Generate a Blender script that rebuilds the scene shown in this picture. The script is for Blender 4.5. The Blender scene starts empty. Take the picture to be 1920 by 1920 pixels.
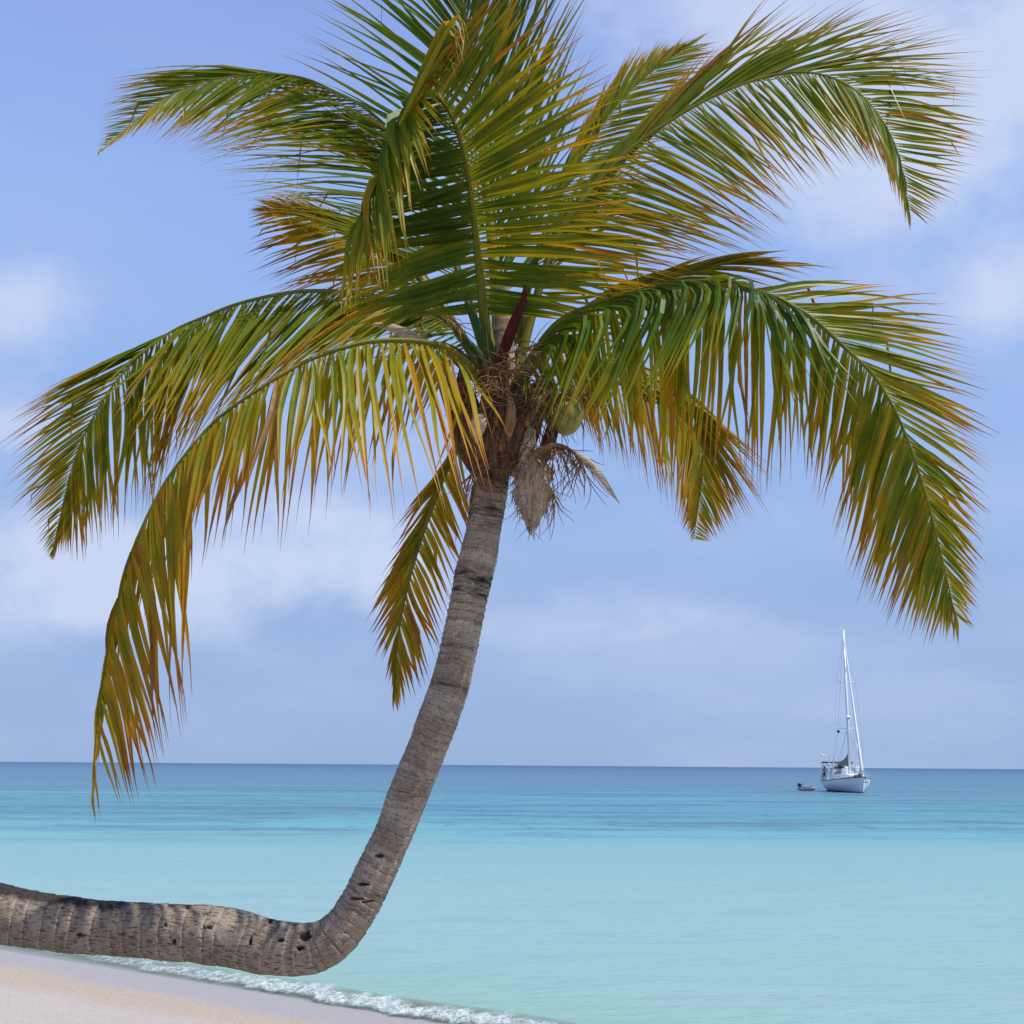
import bpy, math, random
import numpy as np
from mathutils import Vector, Matrix, noise as mnoise

random.seed(7)
RNG = np.random.RandomState(11)
R = math.radians
scene = bpy.context.scene
COL = scene.collection

# ------------------------------------------------------------------ camera
F = 2300.0                       # focal length in pixels of the 1920 px photograph
PITCH = math.atan(475.0 / F)
ROLL = R(0.42)
EYE = np.array([0.0, 0.0, 2.8])
fwd = np.array([0, math.cos(PITCH), math.sin(PITCH)])
rgt0 = np.array([1.0, 0, 0])
up0 = np.array([0, -math.sin(PITCH), math.cos(PITCH)])
rgt = math.cos(ROLL) * rgt0 + math.sin(ROLL) * up0
upv = -math.sin(ROLL) * rgt0 + math.cos(ROLL) * up0
cam_d = bpy.data.cameras.new("camera")
cam_d.sensor_width = 36.0
cam_d.lens = 36.0 * F / 1920.0
cam_d.clip_start = 0.05
cam_d.clip_end = 60000
cam = bpy.data.objects.new("camera", cam_d)
COL.objects.link(cam)
cam.matrix_world = Matrix(((rgt[0], upv[0], -fwd[0], EYE[0]),
                           (rgt[1], upv[1], -fwd[1], EYE[1]),
                           (rgt[2], upv[2], -fwd[2], EYE[2]),
                           (0, 0, 0, 1)))
scene.camera = cam


def ray(px, py):
    return F * fwd + (px - 960.0) * rgt - (py - 960.0) * upv


def at_depth(px, py, Y):
    d = ray(px, py)
    return EYE + d * (Y / d[1])


def at_height(px, py, z=0.0):
    d = ray(px, py)
    return EYE + d * ((z - EYE[2]) / d[2])


PALM_Y = 7.4


def P(px, py, dd=0.0):
    return at_depth(px, py, PALM_Y + dd)


# ------------------------------------------------------------------ mesh helpers
class MB:
    """Collects shapes and links them as one mesh object."""

    def __init__(self):
        self.v = []
        self.f = []
        self.col = []

    def add(self, verts, faces, col=None):
        o = len(self.v)
        self.v.extend([tuple(float(c) for c in p) for p in verts])
        self.f.extend([tuple(i + o for i in f) for f in faces])
        if col is not None:
            self.col.extend(col)
        return self

    def box(self, c, s, rz=0.0, taper=1.0):
        cx, cy, cz = c
        sx, sy, sz = [k / 2 for k in s]
        vs = []
        for z, t in ((-sz, 1.0), (sz, taper)):
            for x, y in ((-sx, -sy), (sx, -sy), (sx, sy), (-sx, sy)):
                x *= t
                y *= t
                vs.append((cx + x * math.cos(rz) - y * math.sin(rz), cy + x * math.sin(rz) + y * math.cos(rz), cz + z))
        return self.add(vs, [(3, 2, 1, 0), (4, 5, 6, 7), (0, 1, 5, 4), (1, 2, 6, 5), (2, 3, 7, 6), (3, 0, 4, 7)])

    def tube(self, pts, rad, n=8, flat=1.0, cap=True, side=None):
        pts = [np.array(p, float) for p in pts]
        m = len(pts)
        if not hasattr(rad, '__len__'):
            rad = [rad] * m
        vs = []
        ref = np.array(side, float) if side is not None else None
        for i, p in enumerate(pts):
            t = pts[min(i + 1, m - 1)] - pts[max(i - 1, 0)]
            t = t / (np.linalg.norm(t) + 1e-9)
            if ref is None:
                ref = np.array([1.0, 0, 0]) if abs(t[0]) < 0.8 else np.array([0, 1.0, 0])
            a = ref - t * np.dot(ref, t)
            a = a / (np.linalg.norm(a) + 1e-9)
            b = np.cross(t, a)
            ref = a
            for k in range(n):
                q = 2 * math.pi * k / n
                vs.append(p + a * math.cos(q) * rad[i] + b * math.sin(q) * rad[i] * flat)
        fs = []
        for i in range(m - 1):
            for k in range(n):
                k2 = (k + 1) % n
                fs.append((i * n + k, i * n + k2, (i + 1) * n + k2, (i + 1) * n + k))
        if cap:
            fs.append(tuple(range(n - 1, -1, -1)))
            fs.append(tuple((m - 1) * n + k for k in range(n)))
        return self.add(vs, fs)

    def loft(self, secs, closed=True, cap=True):
        n = len(secs[0])
        vs = [p for s in secs for p in s]
        fs = []
        for i in range(len(secs) - 1):
            for k in range(n if closed else n - 1):
                k2 = (k + 1) % n
                fs.append((i * n + k, i * n + k2, (i + 1) * n + k2, (i + 1) * n + k))
        if cap and closed:
            fs.append(tuple(range(n - 1, -1, -1)))
            fs.append(tuple((len(secs) - 1) * n + k for k in range(n)))
        return self.add(vs, fs)

    def ball(self, c, r, nu=16, nv=10, fn=None):
        vs = [(c[0], c[1], c[2] - r[2])]
        for j in range(1, nv):
            th = math.pi * j / nv - math.pi / 2
            for i in range(nu):
                ph = 2 * math.pi * i / nu
                d = [math.cos(th) * math.cos(ph), math.cos(th) * math.sin(ph), math.sin(th)]
                k = fn(d) if fn else 1.0
                vs.append((c[0] + d[0] * r[0] * k, c[1] + d[1] * r[1] * k, c[2] + d[2] * r[2] * k))
        vs.append((c[0], c[1], c[2] + r[2]))
        fs = []
        for i in range(nu):
            fs.append((0, 1 + (i + 1) % nu, 1 + i))
        for j in range(nv - 2):
            for i in range(nu):
                a = 1 + j * nu
                fs.append((a + i, a + (i + 1) % nu, a + nu + (i + 1) % nu, a + nu + i))
        top = len(vs) - 1
        a = 1 + (nv - 2) * nu
        for i in range(nu):
            fs.append((a + i, a + (i + 1) % nu, top))
        return self.add(vs, fs)

    def build(self, name, mat, parent=None, smooth=True, loc=None):
        me = bpy.data.meshes.new(name)
        base = np.array(loc if loc is not None else (0, 0, 0), float)
        me.from_pydata([tuple(np.array(p) - base) for p in self.v], [], self.f)
        if self.col:
            at = me.color_attributes.new("tone", 'FLOAT_COLOR', 'POINT')
            at.data.foreach_set("color", np.array(self.col, np.float32).ravel())
        if smooth:
            me.polygons.foreach_set("use_smooth", [True] * len(me.polygons))
        me.materials.append(mat)
        me.update()
        ob = bpy.data.objects.new(name, me)
        COL.objects.link(ob)
        ob.location = base
        if parent is not None:
            ob.parent = parent
            # every parent sits unrotated; keep the child where it was built
            w = Vector((0, 0, 0))
            q = parent
            while q is not None:
                w += q.location
                q = q.parent
            ob.location = Vector(base) - w
        return ob


def empty(name, loc, label=None, cat=None, group=None):
    o = bpy.data.objects.new(name, None)
    o.empty_display_size = 0.3
    COL.objects.link(o)
    o.location = loc
    tag(o, label, cat, group)
    return o


def tag(o, label=None, cat=None, group=None, kind=None):
    if label:
        o['label'] = label
    if cat:
        o['category'] = cat
    if group:
        o['group'] = group
    if kind:
        o['kind'] = kind
    return o


# ------------------------------------------------------------------ materials
def new_mat(name):
    m = bpy.data.materials.new(name)
    m.use_nodes = True
    nt = m.node_tree
    nt.nodes.clear()
    out = nt.nodes.new('ShaderNodeOutputMaterial')
    return m, nt, out


def N(nt, kind, **kw):
    n = nt.nodes.new(kind)
    for k, v in kw.items():
        if k in n.inputs.keys():
            n.inputs[k].default_value = v
        else:
            setattr(n, k, v)
    return n


def math_n(nt, op, a, b=None, c=None, clamp=False):
    n = nt.nodes.new('ShaderNodeMath')
    n.operation = op
    n.use_clamp = clamp
    for i, x in enumerate((a, b, c)):
        if x is None:
            continue
        if isinstance(x, (int, float)):
            n.inputs[i].default_value = x
        else:
            nt.links.new(x, n.inputs[i])
    return n.outputs[0]


def mapr(nt, val, a, b, c=0.0, d=1.0, smooth=True):
    n = nt.nodes.new('ShaderNodeMapRange')
    n.interpolation_type = 'SMOOTHSTEP' if smooth else 'LINEAR'
    nt.links.new(val, n.inputs['Value'])
    n.inputs['From Min'].default_value = a
    n.inputs['From Max'].default_value = b
    n.inputs['To Min'].default_value = c
    n.inputs['To Max'].default_value = d
    return n.outputs['Result']


def mixc(nt, fac, a, b, blend='MIX'):
    n = nt.nodes.new('ShaderNodeMix')
    n.data_type = 'RGBA'
    n.blend_type = blend
    for x, s in ((fac, n.inputs[0]), (a, n.inputs[6]), (b, n.inputs[7])):
        if isinstance(x, (int, float)):
            s.default_value = x
        elif isinstance(x, (tuple, list)):
            s.default_value = (x[0], x[1], x[2], 1)
        else:
            nt.links.new(x, s)
    return n.outputs[2]


def ramp(nt, fac, stops, interp='LINEAR'):
    n = nt.nodes.new('ShaderNodeValToRGB')
    cr = n.color_ramp
    cr.interpolation = interp
    while len(cr.elements) < len(stops):
        cr.elements.new(0.5)
    for e, (p, c) in zip(cr.elements, stops):
        e.position = p
        e.color = (c[0], c[1], c[2], 1)
    nt.links.new(fac, n.inputs[0])
    return n.outputs[0]


def noise_n(nt, vec, scale, detail=4.0, rough=0.55, dist=0.0):
    n = nt.nodes.new('ShaderNodeTexNoise')
    n.inputs['Scale'].default_value = scale
    n.inputs['Detail'].default_value = detail
    n.inputs['Roughness'].default_value = rough
    n.inputs['Distortion'].default_value = dist
    if vec is not None:
        nt.links.new(vec, n.inputs['Vector'])
    return n.outputs['Fac']


def mapping(nt, vec, scale=(1, 1, 1), loc=(0, 0, 0), rot=(0, 0, 0)):
    n = nt.nodes.new('ShaderNodeMapping')
    n.inputs['Scale'].default_value = scale
    n.inputs['Location'].default_value = loc
    n.inputs['Rotation'].default_value = rot
    nt.links.new(vec, n.inputs['Vector'])
    return n.outputs[0]


def paint(name, col, rough=0.5, var=0.08, metal=0.0, scale=6.0, bump=0.0, spec=0.5):
    m, nt, out = new_mat(name)
    p = N(nt, 'ShaderNodeBsdfPrincipled')
    p.inputs['Roughness'].default_value = rough
    p.inputs['Metallic'].default_value = metal
    p.inputs['Specular IOR Level'].default_value = spec
    tc = N(nt, 'ShaderNodeTexCoord')
    nz = noise_n(nt, tc.outputs['Object'], scale, 5.0)
    dark = tuple(c * (1 - 3 * var) for c in col)
    lite = tuple(min(1, c * (1 + 2 * var)) for c in col)
    c = mixc(nt, nz, dark, lite)
    nt.links.new(c, p.inputs['Base Color'])
    if bump:
        b = N(nt, 'ShaderNodeBump', Strength=bump, Distance=0.02)
        nt.links.new(nz, b.inputs['Height'])
        nt.links.new(b.outputs[0], p.inputs['Normal'])
    nt.links.new(p.outputs[0], out.inputs[0])
    return m


def leaf_material():
    """Palm blade: attribute tone = (along the leaflet, random, age, across)."""
    m, nt, out = new_mat("palm_leaf")
    at = N(nt, 'ShaderNodeAttribute', attribute_name="tone")
    sep = N(nt, 'ShaderNodeSeparateColor')
    nt.links.new(at.outputs['Color'], sep.inputs[0])
    t, rnd, age = sep.outputs[0], sep.outputs[1], sep.outputs[2]
    geo = N(nt, 'ShaderNodeNewGeometry')
    blot = noise_n(nt, geo.outputs['Position'], 9.0, 4.0)
    blot2 = noise_n(nt, geo.outputs['Position'], 60.0, 3.0)
    a = math_n(nt, 'MULTIPLY', math_n(nt, 'POWER', t, 2.6), 0.48)
    a = math_n(nt, 'ADD', a, math_n(nt, 'MULTIPLY', rnd, 0.20))
    a = math_n(nt, 'ADD', a, math_n(nt, 'MULTIPLY', age, 0.75))
    a = math_n(nt, 'ADD', a, math_n(nt, 'MULTIPLY', math_n(nt, 'SUBTRACT', blot, 0.5), 0.45))
    a = math_n(nt, 'ADD', a, math_n(nt, 'MULTIPLY', math_n(nt, 'SUBTRACT', blot2, 0.5), 0.15), clamp=True)
    stops = [(0.0, (0.018, 0.066, 0.002)), (0.22, (0.066, 0.155, 0.003)), (0.42, (0.190, 0.235, 0.006)),
             (0.58, (0.350, 0.270, 0.008)), (0.74, (0.470, 0.220, 0.008)), (0.88, (0.310, 0.105, 0.010)),
             (1.0, (0.330, 0.190, 0.085))]
    col = ramp(nt, a, stops)
    stops2 = [(0.0, (0.085, 0.115, 0.001)), (0.22, (0.190, 0.185, 0.001)), (0.42, (0.370, 0.240, 0.002)),
              (0.58, (0.560, 0.280, 0.002)), (0.74, (0.600, 0.205, 0.002)), (0.88, (0.340, 0.080, 0.003)),
              (1.0, (0.300, 0.130, 0.030))]
    colt = ramp(nt, a, stops2)
    # pale midrib
    ac = at.outputs['Alpha']
    rib = mapr(nt, ac, 0.0, 0.30, 0.55, 0.0)
    col = mixc(nt, rib, col, (0.24, 0.26, 0.05))
    p = N(nt, 'ShaderNodeBsdfPrincipled')
    p.inputs['Roughness'].default_value = 0.42
    p.inputs['Specular IOR Level'].default_value = 0.20
    nt.links.new(col, p.inputs['Base Color'])
    tr = N(nt, 'ShaderNodeBsdfTranslucent')
    nt.links.new(colt, tr.inputs['Color'])
    mx = N(nt, 'ShaderNodeMixShader')
    mx.inputs[0].default_value = 0.43
    nt.links.new(p.outputs[0], mx.inputs[1])
    nt.links.new(tr.outputs[0], mx.inputs[2])
    nt.links.new(mx.outputs[0], out.inputs[0])
    return m


def rib_material():
    m, nt, out = new_mat("palm_midrib")
    tc = N(nt, 'ShaderNodeTexCoord')
    nz = noise_n(nt, tc.outputs['Object'], 5.0, 5.0)
    c = ramp(nt, nz, [(0.25, (0.070, 0.085, 0.006)), (0.5, (0.14, 0.14, 0.010)), (0.75, (0.22, 0.17, 0.016))])
    p = N(nt, 'ShaderNodeBsdfPrincipled', Roughness=0.55)
    p.inputs['Specular IOR Level'].default_value = 0.2
    nt.links.new(c, p.inputs['Base Color'])
    nt.links.new(p.outputs[0], out.inputs[0])
    return m


def trunk_material():
    """tone = (ring phase, ring random, dark stain, flat-trunk weight)."""
    m, nt, out = new_mat("palm_bark")
    at = N(nt, 'ShaderNodeAttribute', attribute_name="tone")
    sep = N(nt, 'ShaderNodeSeparateColor')
    nt.links.new(at.outputs['Color'], sep.inputs[0])
    ph, rnd, stain_pit = sep.outputs[0], sep.outputs[1], sep.outputs[2]
    flat = at.outputs['Alpha']
    uv = N(nt, 'ShaderNodeUVMap')
    tc = N(nt, 'ShaderNodeTexCoord')
    fine = noise_n(nt, mapping(nt, uv.outputs[0], (2.2, 60, 1)), 3.0, 6.0, 0.65)     # streaks round the trunk
    crack = noise_n(nt, mapping(nt, uv.outputs[0], (40, 9, 1)), 2.0, 5.0, 0.7)      # fibres along the trunk
    blot = noise_n(nt, tc.outputs['Object'], 6.0, 6.0, 0.6)
    blot2 = noise_n(nt, tc.outputs['Object'], 34.0, 5.0, 0.65)
    base = ramp(nt, blot, [(0.25, (0.29, 0.222, 0.155)), (0.5, (0.48, 0.392, 0.295)), (0.75, (0.61, 0.52, 0.405))])
    base = mixc(nt, math_n(nt, 'MULTIPLY', rnd, 0.55), base, (0.27, 0.185, 0.12))
    base = mixc(nt, mapr(nt, flat, 0.0, 1.0, 0.0, 0.40), base, (0.165, 0.130, 0.100))
    d1 = math_n(nt, 'MULTIPLY', mapr(nt, fine, 0.32, 0.52, 0.8, 0.0), mapr(nt, blot, 0.35, 0.62, 1.0, 0.45))
    d1 = math_n(nt, 'MULTIPLY', d1, mapr(nt, flat, 0.0, 1.0, 1.0, 0.35))
    base = mixc(nt, d1, base, (0.085, 0.058, 0.040))
    edge = mapr(nt, ph, 0.0, 0.22, 0.95, 0.0)
    edge = math_n(nt, 'MULTIPLY', edge, mapr(nt, rnd, 0.0, 0.7, 0.45, 1.0))
    edge = math_n(nt, 'MULTIPLY', edge, math_n(nt, 'MAXIMUM', math_n(nt, 'SUBTRACT', 1.0, flat), mapr(nt, blot2, 0.46, 0.60)))
    edge = math_n(nt, 'MULTIPLY', edge, mapr(nt, fine, 0.3, 0.55, 1.0, 0.3))
    base = mixc(nt, edge, base, (0.05, 0.034, 0.024))
    pale = math_n(nt, 'MULTIPLY', math_n(nt, 'MULTIPLY', mapr(nt, ph, 0.78, 0.95), mapr(nt, fine, 0.35, 0.6)), mapr(nt, flat, 0.0, 1.0, 0.15, 0.6))
    base = mixc(nt, pale, base, (0.56, 0.48, 0.38))
    cr = math_n(nt, 'MULTIPLY', mapr(nt, crack, 0.52, 0.66, 0.0, 0.8), mapr(nt, flat, 0.0, 1.0, 0.35, 0.9))
    base = mixc(nt, cr, base, (0.07, 0.048, 0.034))
    sp = mapr(nt, blot2, 0.54, 0.70, 0.0, 0.6)
    base = mixc(nt, sp, base, (0.10, 0.075, 0.06))
    base = mixc(nt, stain_pit, base, (0.030, 0.024, 0.022))
    p = N(nt, 'ShaderNodeBsdfPrincipled', Roughness=0.85)
    p.inputs['Specular IOR Level'].default_value = 0.2
    nt.links.new(base, p.inputs['Base Color'])
    h = math_n(nt, 'ADD', math_n(nt, 'MULTIPLY', fine, 0.6), math_n(nt, 'MULTIPLY', blot2, 0.5))
    h = math_n(nt, 'SUBTRACT', h, math_n(nt, 'MULTIPLY', cr, 0.5))
    b = N(nt, 'ShaderNodeBump', Strength=1.0, Distance=0.018)
    nt.links.new(h, b.inputs['Height'])
    nt.links.new(b.outputs[0], p.inputs['Normal'])
    nt.links.new(p.outputs[0], out.inputs[0])
    return m


def fibre_material(name, c0, c1, stretch=(30, 30, 3), alpha=0.0):
    m, nt, out = new_mat(name)
    tc = N(nt, 'ShaderNodeTexCoord')
    nz = noise_n(nt, mapping(nt, tc.outputs['Object'], stretch), 2.0, 6.0, 0.65)
    c = mixc(nt, mapr(nt, nz, 0.3, 0.7), c0, c1)
    p = N(nt, 'ShaderNodeBsdfPrincipled', Roughness=0.8)
    p.inputs['Specular IOR Level'].default_value = 0.25
    nt.links.new(c, p.inputs['Base Color'])
    b = N(nt, 'ShaderNodeBump', Strength=0.7, Distance=0.01)
    nt.links.new(nz, b.inputs['Height'])
    nt.links.new(b.outputs[0], p.inputs['Normal'])
    if alpha:
        tr = N(nt, 'ShaderNodeBsdfTransparent')
        mx = N(nt, 'ShaderNodeMixShader')
        nz2 = noise_n(nt, mapping(nt, tc.outputs['Object'], (60, 60, 22)), 2.0, 4.0, 0.6)
        nt.links.new(mapr(nt, nz2, 0.55, 0.7, 0.0, alpha), mx.inputs[0])
        nt.links.new(p.outputs[0], mx.inputs[1])
        nt.links.new(tr.outputs[0], mx.inputs[2])
        nt.links.new(mx.outputs[0], out.inputs[0])
    else:
        nt.links.new(p.outputs[0], out.inputs[0])
    return m


M_LEAF = leaf_material()
M_RIB = rib_material()
M_BARK = trunk_material()
M_FIBRE = fibre_material("fibre_cloth", (0.18, 0.112, 0.062), (0.48, 0.34, 0.215), alpha=0.55)
M_DRY = fibre_material("dry_sheath", (0.035, 0.017, 0.009), (0.20, 0.11, 0.055))
M_STRAND = fibre_material("dry_strand", (0.14, 0.07, 0.025), (0.36, 0.20, 0.09))
M_STRAW = fibre_material("straw_sheath", (0.30, 0.22, 0.14), (0.62, 0.52, 0.38), (8, 8, 40))
M_RED = fibre_material("red_sheath", (0.045, 0.005, 0.004), (0.115, 0.013, 0.007), (40, 40, 3))
M_SPEAR = fibre_material("spear_leaf", (0.02, 0.055, 0.01), (0.06, 0.11, 0.02), (40, 40, 3))
M_NUT = paint("coconut_husk", (0.23, 0.24, 0.035), 0.45, 0.10, scale=5.0)


# ------------------------------------------------------------------ curves
def catmull(pts, n):
    pts = np.array(pts, float)
    m = len(pts)
    out = []
    seg = n // (m - 1) + 2
    ext = np.vstack([2 * pts[0] - pts[1], pts, 2 * pts[-1] - pts[-2]])
    for i in range(m - 1):
        p0, p1, p2, p3 = ext[i:i + 4]
        for k in range(seg):
            t = k / seg
            out.append(0.5 * ((2 * p1) + (-p0 + p2) * t + (2 * p0 - 5 * p1 + 4 * p2 - p3) * t * t + (-p0 + 3 * p1 - 3 * p2 + p3) * t ** 3))
    out.append(pts[-1])
    out = np.array(out)
    d = np.concatenate([[0], np.cumsum(np.linalg.norm(np.diff(out[:, :3], axis=0), axis=1))])
    s = np.linspace(0, d[-1], n)
    return np.stack([np.interp(s, d, out[:, k]) for k in range(out.shape[1])], 1), d[-1]


def table(rows):
    """rows (s, px, py, dd) -> function of s giving a world point"""
    rows = [r if len(r) == 4 else (r[0], r[1], r[2], None) for r in rows]
    # fill missing depths from the neighbours
    sk = [r[0] for r in rows if r[3] is not None]
    dk = [r[3] for r in rows if r[3] is not None]
    s = np.array([r[0] for r in rows])
    dd = np.interp(s, sk, dk)
    w = np.array([P(r[1], r[2], d) for r, d in zip(rows, dd)])
    return lambda q: np.array([np.interp(q, s, w[:, k]) for k in range(3)]), s[0], s[-1]


UP = np.array([0, 0, 1.0])
LEAF_COUNT = 0


def blade(mb, pts, width, tvec, rnd, age, roll, fold):
    """One leaflet: a V-folded strip along pts; tvec gives the broad direction."""
    global LEAF_COUNT
    LEAF_COUNT += 1
    m = len(pts)
    vs, cs = [], []
    L = np.linalg.norm(np.diff(pts, axis=0), axis=1).sum()
    d0 = pts[1] - pts[0]
    d0 /= np.linalg.norm(d0) + 1e-9
    w = tvec - d0 * np.dot(tvec, d0)
    if np.linalg.norm(w) < 0.30:
        w = w + 0.5 * np.cross(d0, np.array([0.2, -0.9, 0.3]))
    for i in range(m):
        t = i / (m - 1)
        d = pts[min(i + 1, m - 1)] - pts[max(i - 1, 0)]
        d /= np.linalg.norm(d) + 1e-9
        w = w - d * np.dot(w, d)
        w /= np.linalg.norm(w) + 1e-9
        nrm = np.cross(d, w)
        a = roll * (0.4 + t)
        ww = w * math.cos(a) + nrm * math.sin(a)
        nn = np.cross(d, ww)
        if t < 0.30:
            prof = 0.36 + 0.64 * math.sin(t / 0.30 * math.pi / 2)
        else:
            q = (t - 0.30) / 0.70
            prof = max(0.0, (1 - q ** 1.15)) ** 0.95
            if q > 0.80:
                prof = max(prof * 0.7, 0.06 if q < 0.999 else 0.02)
        h = width * 0.5 * prof
        vs += [pts[i] + ww * h, pts[i] + nn * h * fold, pts[i] - ww * h]
        cs += [(t, rnd, age, 1.0), (t, rnd, age, 0.0), (t, rnd, age, 1.0)]
    fs = []
    for i in range(m - 1):
        a = 3 * i
        fs += [(a, a + 1, a + 4, a + 3), (a + 1, a + 2, a + 5, a + 4)]
    mb.add(vs, fs, cs)


def smooth_poly(R0, M0, E0, n):
    t = np.linspace(0, 1, n)
    f = np.linalg.norm(M0 - R0) / (np.linalg.norm(M0 - R0) + np.linalg.norm(E0 - M0))
    f = min(max(f, 0.06), 0.94)
    out = []
    for q in t:
        # polyline R-M-E with a rounded corner
        def lin(x):
            x = min(max(x, 0), 1)
            return R0 + (M0 - R0) * (x / f) if x < f else M0 + (E0 - M0) * ((x - f) / (1 - f))
        k = min(0.13, q, 1 - q)
        out.append((lin(q - k) + lin(q) * 2 + lin(q + k)) / 4)
    return np.array(out)


def frond(palm, rach, sides, age=0.0, width=0.036, base_r=0.045, start_gap=0.0, step=0.030, arch=0.05,
          label=None, jit=0.018, age_tip=0.15, fold=0.35, droop=0.045, roll=0.28, face=None, thin=0.0):
    pts = np.array([P(*r) for r in rach])
    line, length = catmull(pts, 90)
    S = np.linspace(0, 1, 90)
    mb = MB()
    seedv = random.random() * 100

    def rp(s):
        return np.array([np.interp(s, S, line[:, k]) for k in range(3)])

    for row in sides:
        rows, fold_rows = row[0], row[1]
        wmul, dage, rface = row[2] if len(row) > 2 else (1.0, 0.0, face)
        fn, s0, s1 = table(rows)
        ff = table(fold_rows) if fold_rows else None
        n = int((s1 - s0) * length / step)
        for i in range(n + 1):
            s = s0 + (s1 - s0) * (i + random.uniform(-0.15, 0.15)) / max(n, 1)
            s = min(max(s, s0), s1)
            if thin and s > 0.78 and random.random() < thin:
                continue
            if random.random() < 0.03:
                continue
            R0 = rp(s)
            T = rp(min(s + 0.02, 1)) - rp(max(s - 0.02, 0))
            T /= np.linalg.norm(T) + 1e-9
            E = fn(s)
            L = np.linalg.norm(E - R0)
            # clumps of neighbours share a little of their scatter
            cl = mnoise.noise(Vector((s * 26, seedv, 0)))
            E = R0 + (E - R0) * (1 + random.uniform(-0.07, 0.10) + 0.07 * cl)
            E = E + np.array([random.gauss(0, 1), random.gauss(0, 1.2), random.gauss(0, 1)]) * jit * L * 0.75
            E = E + T * cl * 0.08 * L
            if ff and ff[1] <= s <= ff[2]:
                M0 = ff[0](s) + np.array([random.gauss(0, 1), random.gauss(0, 1), random.gauss(0, 1)]) * 0.03
                q = smooth_poly(R0, M0, E, 11)
            else:
                C = 0.5 * (R0 + E) + UP * L * (arch + random.gauss(0, 0.02)) + T * L * random.gauss(0.02, 0.02)
                t = np.linspace(0, 1, 9)[:, None]
                q = (1 - t) ** 2 * R0 + 2 * t * (1 - t) * C + t * t * E
                z = np.linspace(0, 1, 9)
                q = q + (UP * -droop * L)[None, :] * (z ** 3)[:, None] + (np.array([random.gauss(0, .02), 0, random.gauss(0, .02)]) * L)[None, :] * np.sin(z * 5)[:, None]
                if random.random() < 0.045:        # a snapped leaflet: its outer part hangs
                    kk = random.randint(3, 6)
                    seg = np.linalg.norm(q[1] - q[0])
                    dv = q[kk] - q[kk - 1]
                    dv /= np.linalg.norm(dv) + 1e-9
                    hang = -UP + 0.25 * dv + np.array([random.gauss(0, .2), random.gauss(0, .2), 0])
                    hang /= np.linalg.norm(hang)
                    for j in range(kk + 1, 9):
                        q[j] = q[j - 1] + hang * seg * 0.65
            wv = wmul * width * (0.78 + 0.35 * random.random()) * (0.55 + 0.45 * min(1, L / 0.55)) * (1.0 if s < 0.85 else 1.0 - 2.0 * (s - 0.85))
            ag = age + dage + age_tip * s + random.gauss(0, 0.035) + 0.07 * cl
            rd_ = random.random()
            ag += 0.25 if rd_ < 0.05 else 0.6 if rd_ < 0.075 else 0.0
            tv_ = T
            if rface is not None:
                m_ = len(q) // 2
                dd_ = (q[-1] - q[m_]) / (np.linalg.norm(q[-1] - q[m_]) + 1e-9)
                tv_ = np.cross(dd_, np.array(rface, float))
            blade(mb, q, wv, tv_, random.random(), max(0.0, ag), random.gauss(0, roll), fold)
    fr = mb.build('frond', M_LEAF, palm, smooth=False, loc=tuple(pts[0]))
    if label:
        fr['label'] = label
    rb = MB()
    rad = [base_r * (1 - s) ** 1.3 * (0.55 + 0.45 * math.exp(-s * 9)) + 0.0035 for s in S]
    rb.tube(line, rad, 8, flat=0.6, side=(1, 0, 0))
    rb.build('midrib', M_RIB, fr, loc=tuple(pts[0]))
    return fr


# ------------------------------------------------------------------ the palm
BASE = P(-620, 1990, 0.2)
SHORE_A = at_height(0, 1781, 0.0)
SHORE_B = at_height(800, 1913, 0.0)
sd = (SHORE_B - SHORE_A)[:2]
sd = sd / np.linalg.norm(sd)
SN = np.array([-sd[1], sd[0]])          # towards the sea
if SN[1] < 0:
    SN = -SN
SOFF = float(np.dot(SHORE_A[:2], SN))


def sea_dist(x, y):
    return SN[0] * x + SN[1] * y - SOFF


SLOPE = 1.1 / SOFF


def beach_z(x, y):
    b = sea_dist(x, y)
    z = -SLOPE * b if b < 0 else -SLOPE * b * 0.9
    if b < -13:
        z = SLOPE * 13 + 1.2 * (1 - math.exp(-(-b - 13) / 30))
    return z


ROOT = P(-560, 1850, 0.1)
ROOT[2] = beach_z(ROOT[0], ROOT[1])
palm = empty('palm_tree', tuple(ROOT), 'large coconut palm bent sharply upright above the beach, yellowing fronds', 'palm tree')

TR = [(-560, 1850, 0.1, 150), (-430, 1700, 0.08, 128), (-260, 1668, 0.05, 112), (-120, 1682, 0.02, 104), (0, 1712, 0, 100), (85, 1727, 0, 97), (167, 1737, 0, 94), (292, 1747, 0, 96), (380, 1752, 0, 98),
      (442, 1759, 0, 98), (500, 1773, 0, 97), (548, 1780, 0, 92), (598, 1775, 0, 85), (638, 1748, 0, 77), (668, 1706, 0, 75), (697, 1650, 0, 75), (741, 1556, 0, 71),
      (776, 1462, 0, 73), (814, 1369, 0, 75), (846, 1275, 0, 72), (868, 1180, 0, 70), (886, 1087, 0, 71), (900, 1030, 0, 70), (912, 960, 0, 68), (925, 880, 0, 67), (935, 800, 0, 64), (941, 720, 0, 56), (945, 650, 0, 40)]
tp = []
for px, py, dd, w in TR:
    c = P(px, py, dd)
    if px == -560:
        c = ROOT - np.array([0, 0, 0.25])
    tp.append(np.append(c, w / 2.0 * (PALM_Y + dd) / F * 1.0))
NT = 1700
line, LEN = catmull(np.array(tp), NT)
NA = 116
ringpos = [0.0]
s_split = None
arc = np.concatenate([[0], np.cumsum(np.linalg.norm(np.diff(line[:, :3], axis=0), axis=1))])
bend_i = int(np.argmin(np.linalg.norm(line[:, :3] - P(620, 1765, 0), axis=1)))
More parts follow.
